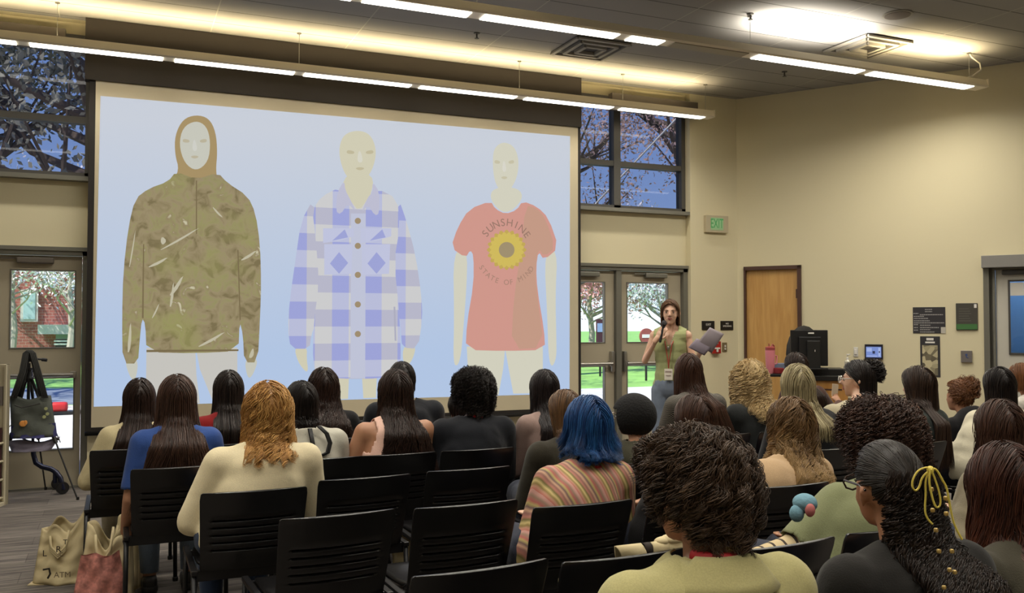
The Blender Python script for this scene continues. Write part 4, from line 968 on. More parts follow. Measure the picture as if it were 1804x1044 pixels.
# ------------------------------------------------------------------ stacking chairs
M_CH = mat('chair_black_plastic', (17, 16, 17), .30)
M_CHF = mat('chair_frame_steel', (26, 25, 27), .4, .3)
def chair_back():
    slots = [.530, .564, .598, .632, .664]
    cuts = [.44, .47, .50]
    for c_ in slots: cuts += [c_ - .012, c_ - .009, c_ - .006, c_ - .003, c_, c_ + .003, c_ + .006, c_ + .009]
    cuts += [.70, .73, .76, .785, .79]
    us = [0, .015, .05, .09, .115, .13] + list(np.linspace(.2, .8, 12)) + [.87, .885, .91, .95, .985, 1]
    vs = []; fs = []; W_ = len(us)
    def yy(u, z): return -.225 - .12 * (z - .44) / .35 - .028 * (1 - (2 * u - 1) ** 2)
    for z in cuts:
        d = max(0, 1 - (min(abs(z - c_) for c_ in slots) / .0085) ** 2)
        for u in us:
            hw = .210 + .014 * (z - .44) / .35
            if z > .786: hw -= .012
            elif z > .784: hw -= .004
            vs.append(((2 * u - 1) * hw, yy(u, z) + (.012 * d if .11 < u < .89 else 0), z))
    for j in range(len(cuts) - 1):
        for i in range(W_ - 1): fs.append((j * W_ + i, j * W_ + i + 1, (j + 1) * W_ + i + 1, (j + 1) * W_ + i))
    me = bpy.data.meshes.new('chair_backrest'); me.from_pydata(vs, [], fs); me.materials.append(M_CH); me.polygons.foreach_set('use_smooth', [True] * len(fs))
    return me
def make_chair(label):
    t = thing('stacking_chair', label, 'chair', group='black stacking chairs of the audience')
    bk = bpy.data.objects.new('backrest', chair_back()); COL.objects.link(bk); bk.parent = t
    md = bk.modifiers.new('thick', 'SOLIDIFY'); md.thickness = .011; md.offset = 0
    md = bk.modifiers.new('bev', 'BEVEL'); md.width = .0025; md.segments = 2; md.limit_method = 'ANGLE'; md.angle_limit = R(50)
    vs = []; fs = []; n = 14
    for j in range(n + 1):
        v = j / n
        for i in range(n + 1):
            u = i / n
            x = (2 * u - 1) * (.215 - .02 * abs(2 * v - 1) ** 4); y = -.22 + .44 * v
            z = .455 - .018 * math.sin(PI * u) * math.sin(PI * min(1, v * 1.1)) - .03 * max(0, v - .85) / .15 * .6 + .012 * (1 - v) ** 3
            vs.append((x, y, z))
    for j in range(n):
        for i in range(n): fs.append((j * (n + 1) + i, j * (n + 1) + i + 1, (j + 1) * (n + 1) + i + 1, (j + 1) * (n + 1) + i))
    s_ = MB().add(vs, fs).build('seat', M_CH, t, smooth=True); md = s_.modifiers.new('thick', 'SOLIDIFY'); md.thickness = .014
    fr = MB()
    for sg in (-1, 1):
        fr.bbox((sg * .235, -.005, .435), (.028, .50, .022), .006)
        fr.tube([(sg * .20, -.17, .44), (sg * .20, -.225, .47), (sg * .20, -.265, .60)], .009, 8)
    fr.bbox((0, -.21, .415), (.46, .022, .05), .005).bbox((0, .19, .42), (.46, .022, .03), .005)
    fr.build('frame', M_CHF, t)
    for sg in (-1, 1):
        for y_, dy in ((-.235, -.04), (.225, .03)):
            l_ = MB().tube([(sg * .236, y_, .43), (sg * .240, y_ + dy, .012)], .012, 8).build('leg', M_CHF, t, smooth=True)
            MB().lathe([(.015, 0), (.016, .02), (.013, .024)], (sg * .240, y_ + dy, 0), 10).build('glide', M_DARK, l_)
    return t
CHAIR0 = None
def chair(x, y, rz, label):
    global CHAIR0
    if CHAIR0 is None: CHAIR0 = make_chair(label); o = CHAIR0
    else: o = copy_tree(CHAIR0)
    o.location = (x, y, 0); o.rotation_euler = (0, 0, rz); o['label'] = label; return o
def chair_px(px, py, rz, label, h=.79):     # from the middle of the top edge of the backrest
    q = at_z(px, py, h); c_, s_ = math.cos(rz), math.sin(rz); by = -.35
    return chair(q.x + s_ * by, q.y - c_ * by, rz, label)
chair_px(598, 905, R(3), 'empty black chair with a slotted back, nearest in the left aisle')
chair_px(645, 840, R(3), 'empty black chair behind the person in the pink sleeveless top')
chair_px(828, 825, R(1), 'empty black chair behind the person in black with round curly hair')
chair_px(824, 887, R(2), 'empty black chair with a slotted back, left of the person in the striped sweater')
chair_px(851, 999, R(4), 'empty black chair cut by the bottom edge, left of the one with cream straps')
chair_px(1104, 977, R(1), 'black chair with cream and black bag straps over its back')
chair_px(1385, 957, R(4), 'empty black chair between the olive shirt and the green shirt')
# ------------------------------------------------------------------ people
SKIN = {'fair': (206, 160, 132), 'tan': (176, 128, 98), 'brown': (128, 84, 60), 'light': (214, 172, 146)}
def skin(k):
    nm = 'skin_' + k
    if nm in MATS: return MATS[nm]
    m = mat(nm, SKIN[k], .5, bump=.05, bscale=120); m.node_tree.nodes['Principled BSDF'].inputs['Subsurface Weight'].default_value = .08
    return m
def hairmat(c1, c2, tip=None, rough=.42):
    nm = 'hair_%s_%s_%s' % (c1, c2, tip)
    if nm in MATS: return MATS[nm]
    m, n, b = base('hair'); b.inputs['Roughness'].default_value = rough; b.inputs['Specular IOR Level'].default_value = .35
    a = N(n, 'ShaderNodeAttribute'); a.attribute_name = 'rnd'; t = N(n, 'ShaderNodeAttribute'); t.attribute_name = 'len'
    mx = N(n, 'ShaderNodeMixRGB'); mx.inputs[1].default_value = lin(c1); mx.inputs[2].default_value = lin(c2); n.links.new(a.outputs['Fac'], mx.inputs[0])
    out = mx.outputs[0]
    if tip:
        m2 = N(n, 'ShaderNodeMixRGB'); m2.inputs[2].default_value = lin(tip)
        mr = N(n, 'ShaderNodeMapRange'); mr.inputs[1].default_value = .35; mr.inputs[2].default_value = .95
        n.links.new(t.outputs['Fac'], mr.inputs[0]); n.links.new(mr.outputs[0], m2.inputs[0]); n.links.new(out, m2.inputs[1]); out = m2.outputs[0]
    n.links.new(out, b.inputs['Base Color']); MATS[nm] = m; return m
def fabric(name, c, var=.08, bump=.5, bscale=6.5):
    """cloth with soft folds and a fine weave"""
    if name in MATS: return MATS[name]
    m, n, b = base(name); b.inputs['Roughness'].default_value = .9; b.inputs['Specular IOR Level'].default_value = .2; b.inputs['Sheen Weight'].default_value = .12
    t = N(n, 'ShaderNodeTexCoord'); l = lin(c)
    x = N(n, 'ShaderNodeTexNoise'); x.inputs['Scale'].default_value = bscale; x.inputs['Detail'].default_value = 1.5; x.inputs['Distortion'].default_value = .5
    y = N(n, 'ShaderNodeTexNoise'); y.inputs['Scale'].default_value = 260
    ad = N(n, 'ShaderNodeMath', operation='MULTIPLY_ADD'); ad.inputs[1].default_value = .06
    n.links.new(t.outputs['Object'], x.inputs['Vector']); n.links.new(t.outputs['Object'], y.inputs['Vector']); n.links.new(y.outputs['Fac'], ad.inputs[0]); n.links.new(x.outputs['Fac'], ad.inputs[2])
    u = N(n, 'ShaderNodeBump'); u.inputs['Strength'].default_value = bump; u.inputs['Distance'].default_value = .04
    n.links.new(ad.outputs[0], u.inputs['Height']); n.links.new(u.outputs[0], b.inputs['Normal'])
    r = N(n, 'ShaderNodeValToRGB'); r.color_ramp.elements[0].position = .3; r.color_ramp.elements[1].position = .7
    r.color_ramp.elements[0].color = tuple(v * (1 - var) for v in l[:3]) + (1,); r.color_ramp.elements[1].color = tuple(min(1, v * (1 + var)) for v in l[:3]) + (1,)
    n.links.new(y.outputs['Fac'], r.inputs[0]); n.links.new(r.outputs[0], b.inputs['Base Color'])
    MATS[name] = m; return m
def remesh(mb, name, m, parent, vox=.012, smooth=6, crop=None, thick=0, fac=.5, deform=None):
    """melt overlapping volumes into one continuous surface, then trim cloth at its hems"""
    me = mb.mesh('tmp', None); o = bpy.data.objects.new('tmp', me); COL.objects.link(o)
    md = o.modifiers.new('r', 'REMESH'); md.mode = 'VOXEL'; md.voxel_size = vox
    md = o.modifiers.new('s', 'SMOOTH'); md.factor = fac; md.iterations = smooth
    dg = bpy.context.evaluated_depsgraph_get(); dg.update()
    out = bpy.data.meshes.new_from_object(o.evaluated_get(dg)); bpy.data.objects.remove(o); bpy.data.meshes.remove(me)
    n = len(out.vertices); co = np.empty(n * 3, 'f'); out.vertices.foreach_get('co', co); co = co.reshape(-1, 3)
    if deform is not None:
        co = deform(co).astype('f'); out.vertices.foreach_set('co', co.ravel())
    if crop is not None:
        kill = ~crop(co)
        bm = bmesh.new(); bm.from_mesh(out); bm.verts.ensure_lookup_table()
        bmesh.ops.delete(bm, geom=[bm.verts[i] for i in np.nonzero(kill)[0]], context='VERTS'); bm.to_mesh(out); bm.free()
    out.polygons.foreach_set('use_smooth', [True] * len(out.polygons)); out.name = name
    out.materials.clear(); out.materials.append(m)
    q = bpy.data.objects.new(name, out); COL.objects.link(q); q.parent = parent
    if thick:
        md = q.modifiers.new('thick', 'SOLIDIFY'); md.thickness = thick; md.offset = -1
    return q
def V(*a): return Vector(a)

class Person: pass
def skeleton(Ht, hx=0, lean=0, sw=.36, b=1.0, hy=0, arms=('lap', 'lap'), stand=False, hs=1.0):
    """joints in local space: sitter faces +Y, origin on the floor under the seat"""
    k = Person(); k.Ht = Ht; k.b = b; k.hs = hs
    k.head = V(hx, .0 + hy, Ht - .125 * hs); k.neck = V(hx * .8, -.055 + hy * .8, Ht - .285 * hs + .0)
    zs = Ht - .335 * hs
    k.chest = V(hx * .62, -.085 + hy * .6, zs - .10); k.waist = V(hx * .25, -.10 + hy * .2, .70); k.pel = V(0, -.085, .545)
    k.sh = [V(hx * .72 + s * (sw / 2 - .035), -.07 + hy * .65, zs + (lean * s)) for s in (-1, 1)]
    k.el = []; k.wr = []; k.hand = []
    for i, s in enumerate((-1, 1)):
        a = arms[i]; S0 = k.sh[i]
        if a == 'lap': e_ = S0 + V(s * .055, .07, -.27); w_ = V(s * .10, .20, .645); h_ = V(s * .04, .27, .63)
        elif a == 'wide': e_ = S0 + V(s * .12, .03, -.255); w_ = V(s * .16, .22, .66); h_ = V(s * .11, .30, .65)
        elif a == 'down': e_ = S0 + V(s * .06, -.03, -.28); w_ = e_ + V(s * .02, .14, -.19); h_ = w_ + V(-s * .02, .06, -.06)
        elif a == 'face': e_ = S0 + V(s * .05, .17, -.21); w_ = k.head + V(s * .11, .13, -.12); h_ = k.head + V(s * .075, .13, -.03)
        elif a == 'up': e_ = S0 + V(s * .10, .22, -.10); w_ = S0 + V(s * .06, .33, .12); h_ = w_ + V(-s * .03, .05, .08)
        else: e_, w_, h_ = [S0 + V(*q) for q in a]
        k.el.append(e_); k.wr.append(w_); k.hand.append(h_)
    return k
def torso_prims(mb, k, g=0.0, b=None):
    b = b or k.b
    mb.ell(k.pel + V(0, -.01, .0), (.172 * b + g, .125 * b + g, .13 + g))
    mb.ell(k.pel.lerp(k.waist, .55), (.150 * b + g, .112 * b + g, .13 + g))
    mb.ell(k.waist, (.140 * b + g, .105 * b + g, .15 + g))
    mb.ell(k.waist.lerp(k.chest, .55), (.150 * b + g, .110 * b + g, .15 + g))
    mb.ell(k.chest, (.160 * b + g, .112 * b + g, .155 + g))
    mb.ell(k.chest + V(0, .0, .07), (.150 * b + g, .098 * b + g, .085 + g))
    for s in (0, 1):
        mb.cap(k.chest + V(0, .015, .085), k.sh[s] + V(0, 0, -.012), .080 * b + g, .056 * b + g)
        mb.cap(k.neck + V(0, -.012, .012), k.sh[s] + V(0, 0, -.004), .046 + g * .8, .040 * b + g)
def arm_prims(mb, k, s, g=0.0, upto=2.0, b=None):
    b = b or k.b
    S0, e_, w_ = k.sh[s], k.el[s], k.wr[s]
    if upto <= 1: mb.cap(S0, S0.lerp(e_, upto), .054 * b + g, (.050 - .008 * upto) * b + g)
    else:
        mb.cap(S0, e_, .054 * b + g, .042 * b + g); mb.cap(e_, e_.lerp(w_, upto - 1), .042 * b + g, (.042 - .012 * (upto - 1)) * b + g)
def leg_prims(mb, k, g=0.0, spread=.0, shoes=False):
    b = k.b
    for s in (-1, 1):
        hip = V(s * .095 * b, -.06, .545); kn = V(s * (.115 + spread), .37, .535); an = V(s * (.105 + spread), .36, .09)
        mb.cap(hip, kn, .092 * b + g, .062 * b + g); mb.cap(kn, an, .058 * b + g, .038 + g)
        if not shoes: mb.cap(an + V(0, -.02, -.035), an + V(0, .13, -.055), .032, .026)
def hand_prims(mb, k, s, toward=None):
    w_, h_ = k.wr[s], k.hand[s]; d = (h_ - w_).normalized(); side = V(1, 0, 0) if s == 0 else V(-1, 0, 0)
    side = (side - d * side.dot(d)).normalized(); up = d.cross(side)
    mb.cap(w_ - d * .02, w_ + d * .02, .026, .027); c = w_ + d * .055
    mb.ell(c, (.036, .036, .018), 10, 8, Matrix((side, d, up)).transposed().to_4x4())
    for i, L in enumerate((.058, .068, .064, .050)):
        p = w_ + d * .085 + side * (.027 - .018 * i); q = p + d * L * .55 - up * .006 * 0; r_ = q + d * L * .4 + up * (-.022 if s == 0 else .022)
        mb.tube([p - d * .02, p, q, r_], [.0095, .0095, .009, .0075], 7)
    p = w_ + d * .03 + side * .028; mb.tube([p, p + d * .025 + side * .022, p + d * .055 + side * .026], [.012, .011, .0085], 7)
def head_prims(mb, k, yaw, vis=False):
    hs = k.hs; c = k.head; M = Matrix.Rotation(yaw, 3, 'Z')
    def at(x, y, z): return c + M @ V(x * hs, y * hs, z * hs)
    M4 = M.to_4x4()
    def E(p, r, nu=18, nv=12): mb.ell(at(*p), tuple(v * hs for v in r), nu, nv, M4)
    E((0, -.015, .025), (.075, .092, .090)); E((0, .022, -.005), (.066, .070, .085)); E((0, .035, -.055), (.052, .052, .052))
    E((0, .062, -.088), (.026, .022, .022)); E((0, -.045, -.015), (.060, .055, .065))
    E((.036, .055, -.032), (.022, .022, .024)); E((-.036, .055, -.032), (.022, .022, .024))       # cheeks
    E((0, .074, .022), (.045, .018, .012))                                                          # brow
    mb.cap(at(0, .088, .012), at(0, .108, -.022), .008 * hs, .012 * hs, 8); E((.010, .096, -.027), (.008, .009, .007), 8, 6); E((-.010, .096, -.027), (.008, .009, .007), 8, 6)
    E((0, .083, -.054), (.021, .011, .010), 12, 8)
    for s in (-1, 1):
        mb.ell(at(s * .077, -.008, -.012), (.009 * hs, .019 * hs, .032 * hs), 10, 8, M4 @ Matrix.Rotation(s * .35, 4, 'Z'))
        mb.ell(at(s * .086, -.016, -.004), (.006 * hs, .018 * hs, .024 * hs), 10, 8, M4 @ Matrix.Rotation(s * .5, 4, 'Z'))
    mb.cap(at(0, -.030, -.055), k.neck, .050 * hs, .052 * hs); mb.cap(k.neck, k.neck + V(0, -.01, -.05), .056, .075)
def face_parts(k, yaw, par, skn, brow=(70, 50, 38)):
    hs = k.hs; c = k.head; M = Matrix.Rotation(yaw, 3, 'Z'); M4 = M.to_4x4()
    def at(x, y, z): return tuple(c + M @ V(x * hs, y * hs, z * hs))
    for s in (-1, 1):
        e_ = MB().ell(at(s * .030, .077, .000), (.0115, .0085, .0052), 12, 8, M4).build('eye', mat('eye_white', (176, 164, 154), .3), par, smooth=True)
        MB().ell(at(s * .030, .0855, .000), (.0052, .003, .0048), 10, 6, M4).build('iris', mat('iris_dark', (40, 28, 22), .2), e_, smooth=True)
        MB().tube([at(s * .016, .083, .008), at(s * .030, .087, .0105), at(s * .044, .079, .007)], .0022, 6).build('eyelid', mat('lash', (50, 34, 28), .6), par)
        MB().tube([at(s * .014, .090, .020), at(s * .032, .090, .0255), at(s * .048, .078, .021)], [.003, .0034, .0016], 6).build('eyebrow', mat('brow_%s' % (brow,), brow, .8), par)
    MB().tube([at(-.022, .085, -.054), at(-.010, .094, -.050), at(0, .095, -.0515), at(.010, .094, -.050), at(.022, .085, -.054)], [.001, .004, .0042, .004, .001], 6).tube([at(-.021, .085, -.057), at(0, .093, -.062), at(.021, .085, -.057)], [.001, .0055, .001], 6).build('lips', mat('lips', (168, 92, 86), .4), par, smooth=True)

# hair: strands walk over the skull from the parting, then fall and rest on neck, shoulders and back
def hair(k, yaw, par, m, n=900, L=.45, r=.0022, seg=18, wave=0, wl=.09, curl=0, cl=.035, vol=.012, flow='back', clump=.35, nclump=60, part=0.0, flare=0, front=.12, seed=0, name='hair', zmin=None, spread=0., cap=True, drift=(0, 0), hole=None, rough_=0.0, lift=0.0, sep=0, layer=.18):
    rng = np.random.default_rng(seed + 77); hs = k.hs
    c = np.array(k.head) + np.array([0, 0, .012]) * hs
    Rr = np.array([.083, .104, .109]) * hs
    ca, sa = math.cos(yaw), math.sin(yaw); Rz = np.array([[ca, -sa, 0], [sa, ca, 0], [0, 0, 1]])
    def roots(nn):
        out = np.empty((0, 3))
        while len(out) < nn:
            d = rng.normal(size=(nn * 3, 3)); d /= np.linalg.norm(d, axis=1)[:, None]
            x, y, z = d.T
            ok = ~((y > .15 + .25 * z) & (z < .62)) & (z > -.50 - .1 * (y < -.4)) & ~((np.abs(x) > .72) & (y > -.25) & (z < -.10))
            if hole: ok &= hole(x, y, z)
            out = np.vstack([out, d[ok]])
        return out[:nn]
    D = roots(n); G = roots(nclump)
    idx = np.argmin(((D[:, None, :] - G[None]) ** 2).sum(2), 1)
    Dall = np.vstack([G, D]); nn = len(Dall)
    lay = rng.random(nn) ** .8
    infl = 1 + lay * vol / .09
    ds = L / seg; P_ = Dall * Rr * infl[:, None]
    P_ = P_ * 1.0
    px_ = part
    pts = [P_.copy()]
    zsh = k.sh[0].z; neck = np.array(k.neck) - c
    vel = np.zeros_like(P_)
    # torso in head-local frame (unrotated)
    tcx = (k.sh[0].x + k.sh[1].x) / 2 - c[0]; tcy = k.chest.y - c[1]
    th_ = np.arccos(np.clip(Dall[:, 2], -1, 1)); Lr = np.maximum(L * (1 - layer * rng.random(nn) ** 1.5) - (.085 * th_ if L > .16 else .40 * L * np.clip(.25 - Dall[:, 2], 0, 1) + .25 * L * np.abs(Dall[:, 0])), .035); 
    for st in range(seg):
        nrm = P_ / (Rr ** 2); nrm /= np.linalg.norm(nrm, axis=1)[:, None]
        e_ = np.sqrt(((P_ / (Rr * infl[:, None])) ** 2).sum(1))
        on = e_ < 1.06
        g = np.tile(np.array([0, 0, -1.0]), (nn, 1))
        top = np.clip(P_[:, 2] / Rr[2], 0, 1)
        fl = np.zeros_like(P_)
        sgn = np.where(Dall[:, 0] > px_, 1.0, -1.0)
        if flow == 'back':
            fl[:, 0] = sgn * .75; fl[:, 1] = -.45
        elif flow == 'bun':
            tgt = np.array([0, -.8, .25]) * Rr * 1.0; fl = tgt - P_
            fl /= np.linalg.norm(fl, axis=1)[:, None] + 1e-6; fl *= 2.2
        elif flow == 'front':
            fl[:, 0] = Dall[:, 0] * 1.2; fl[:, 1] = .9
        elif flow == 'radial':
            fl[:, 0] = Dall[:, 0]; fl[:, 1] = Dall[:, 1]; fl *= 1.2
        if flow != 'bun': d = g * (1.0 - .55 * top)[:, None] + fl * (top ** 1.0)[:, None]
        else: d = fl + g * .1
        if flow != 'bun':
            # side hair is swept back behind the ears unless it frames the face
            side = (P_[:, 1] > -.2 * Rr[1]) & (np.abs(P_[:, 0]) > .3 * Rr[0]) & (P_[:, 2] < .6 * Rr[2])
            d[:, 1] -= np.where(side, front * 3.0, 0)
        if flow in ('back', 'front', 'radial', 'bun'):
            dl = d
        dw = dl
        vn = (dw * nrm).sum(1)
        dw = np.where(on[:, None], dw - nrm * np.minimum(vn, 0)[:, None], dw)
        if lift: dw = dw + nrm * lift * (1 - st / seg)
        dw /= np.linalg.norm(dw, axis=1)[:, None] + 1e-9
        if st > 0: dw = dw * .6 + vel * .4; dw /= np.linalg.norm(dw, axis=1)[:, None] + 1e-9
        if rough_: dw = dw + rng.normal(size=dw.shape) * rough_
        vel = dw
        P_ = P_ + dw * (Lr / seg)[:, None]
        # keep outside the skull
        e_ = np.sqrt(((P_ / (Rr * infl[:, None])) ** 2).sum(1)); ins = (e_ < 1)
        P_ = np.where(ins[:, None], P_ / e_[:, None], P_)
        if not lift:
            stick = (e_ > 1) & (P_[:, 2] > -.30 * Rr[2]); P_ = np.where(stick[:, None], P_ / e_[:, None], P_)
        else:
            far = np.maximum(e_ / (1.0 + lift * .5), 1); P_ = np.where((P_[:, 2] > -.6 * Rr[2])[:, None], P_ / far[:, None], P_)
        # inward cling under the skull, onto the neck, then out over the shoulders
        z = P_[:, 2]; zz = z + c[2]
        below = np.clip((-z - .05) / .10, 0, 1)
        W = Rz @ P_.T; W = W.T.copy()
        if spread: W[:, 0] += np.clip(W[:, 0] / .07, -1.3, 1.3) * spread * (Lr / seg) * below
        if drift[0] or drift[1]: W[:, 0] += drift[0] * (Lr / seg) * below; W[:, 1] += drift[1] * (Lr / seg) * below
        t = np.clip((zsh + .085 - zz) / .09, 0, 1)
        ax = .062 + t * (.10 + .04 * k.b) + .02 * lay; ay = .062 + t * .052 * k.b + .022 * lay + .012
        cy = (k.neck.y - c[1]) * (1 - t) + (tcy - .005) * t; cx = (k.neck.x - c[0]) * (1 - t) + tcx * t
        u = (W[:, 0] - cx) / ax; v = (W[:, 1] - cy) / ay; q = np.sqrt(u * u + v * v)
        act = (q < 1) & (zz < zsh + .12)
        # push backwards rather than sideways
        need = np.sqrt(np.clip(1 - np.clip(u, -.98, .98) ** 2, 0.02, 1))
        newy = np.where(W[:, 1] < cy + .03, cy - need * ay, cy + need * ay)
        W[:, 1] = np.where(act, W[:, 1] + (newy - W[:, 1]) * .8, W[:, 1])
        P_ = (Rz.T @ W.T).T
        if zmin is not None: P_[:, 2] = np.maximum(P_[:, 2], zmin - c[2])
        pts.append(P_.copy())
    X = np.stack(pts, 1)                      # nn, seg+1, 3 (head frame)
    S1 = seg + 1; tt = np.linspace(0, 1, S1)
    A = X[:nclump]; B = X[nclump:]
    cw = (clump * np.clip(tt * 1.6, 0, 1) ** 1.2)[None, :, None]
    gu = A[idx]
    B = B * (1 - cw) + (gu + (B - gu) * (.25 if not sep else .12)) * cw
    NN = len(B)
    T = np.gradient(B, axis=1); T /= np.linalg.norm(T, axis=2)[..., None] + 1e-9
    nr = B / (Rr ** 2); nr[..., 2] *= .3; nr /= np.linalg.norm(nr, axis=2)[..., None] + 1e-9
    sd = np.cross(T, nr); sd /= np.linalg.norm(sd, axis=2)[..., None] + 1e-9
    nr = np.cross(sd, T)
    arc_ = tt[None, :] * L
    phc = rng.random(nclump) * 6.28; ph = phc[idx] + rng.normal(size=NN) * .5
    ramp = np.clip(tt * 2.2, 0, 1)[None, :, None]
    if wave:
        s_ = np.sin(arc_ / wl * 6.283 + ph[:, None]); B = B + sd * s_[..., None] * wave * ramp + nr * (np.cos(arc_ / wl * 6.283 + ph[:, None]) * .5 + .5)[..., None] * wave * ramp
    if curl:
        ph2 = rng.random(NN) * 6.28 if clump < .3 else phc[idx] * 3 + rng.normal(size=NN) * .35
        w1 = arc_ / cl * 6.283 + ph2[:, None]; amp = curl * (.6 + .6 * rng.random(NN))[:, None, None]
        B = B + (sd * np.sin(w1)[..., None] + nr * (np.cos(w1) + .7)[..., None]) * amp * np.clip(tt * 4, 0, 1)[None, :, None]
    if flare:
        B = B + nr * flare * (np.clip((tt - .6) / .4, 0, 1) ** 2)[None, :, None]
    B = (B @ Rz.T) + c
    T = np.gradient(B, axis=1); T /= np.linalg.norm(T, axis=2)[..., None] + 1e-9
    nr = nr @ Rz.T; sd = np.cross(T, nr); sd /= np.linalg.norm(sd, axis=2)[..., None] + 1e-9; nr = np.cross(sd, T)
    rad = (r * (1 - .75 * np.clip((tt - .7) / .3, 0, 1)) )[None, :, None] * (.7 + .6 * rng.random(NN))[:, None, None]
    ring = []
    for a_ in (0, 2.094, 4.189): ring.append(B + (sd * math.cos(a_) + nr * math.sin(a_) * .7) * rad)
    VV = np.stack(ring, 2).reshape(-1, 3)       # NN, S1, 3
    ii = (np.arange(NN)[:, None, None] * S1 + np.arange(seg)[None, :, None]) * 3
    a_ = ii + np.arange(3)[None, None, :]; b_ = ii + (np.arange(3) + 1)[None, None, :] % 3
    Fq = np.stack([a_, b_, b_ + 3, a_ + 3], 3).reshape(-1, 4)
    me = bpy.data.meshes.new(name); nv = len(VV); nf = len(Fq)
    cv = []; cf = []
    if cap:
        q = MB(); cc = np.array(c); q.ell((0, 0, 0), tuple(Rr * (1.005 + vol * .35 / .09)), 28, 18)
        arr = np.array(q.v); dn = arr / Rr; dn /= np.linalg.norm(dn, axis=1)[:, None]; x, y, z = dn.T
        ok = ~((y > .20 + .25 * z) & (z < .60)) & (z > -.62) & ~((np.abs(x) > .72) & (y > -.2) & (z < -.12))
        if hole: ok &= hole(x, y, z)
        f2 = [f for f in q.f if all(ok[i] for i in f)]
        cv = arr @ Rz.T + cc; cf = f2
        VV = np.vstack([VV, cv])
    me.vertices.add(len(VV)); me.vertices.foreach_set('co', VV.astype('f').ravel())
    tot = nf * 4 + len(cf) * 4; me.loops.add(tot); me.polygons.add(nf + len(cf))
    li = Fq.ravel()
    if cf: li = np.concatenate([li, (np.array(cf) + nv).ravel()])
    me.loops.foreach_set('vertex_index', li.astype('i')); me.polygons.foreach_set('loop_start', (np.arange(nf + len(cf)) * 4).astype('i'))
    me.polygons.foreach_set('use_smooth', np.ones(nf + len(cf), bool)); me.update(calc_edges=True); me.validate()
    at_ = me.attributes.new('rnd', 'FLOAT', 'POINT'); al = me.attributes.new('len', 'FLOAT', 'POINT')
    rv = np.repeat((rng.random(NN) * .6 + rng.random(nclump)[idx] * .4), S1 * 3); lv = np.tile(np.repeat(tt, 3), NN)
    if cap: rv = np.concatenate([rv, np.full(len(cv), .3)]); lv = np.concatenate([lv, np.zeros(len(cv))])
    at_.data.foreach_set('value', rv.astype('f')); al.data.foreach_set('value', lv.astype('f'))
    me.materials.append(m)
    o = bpy.data.objects.new(name, me); COL.objects.link(o); o.parent = par
    return o

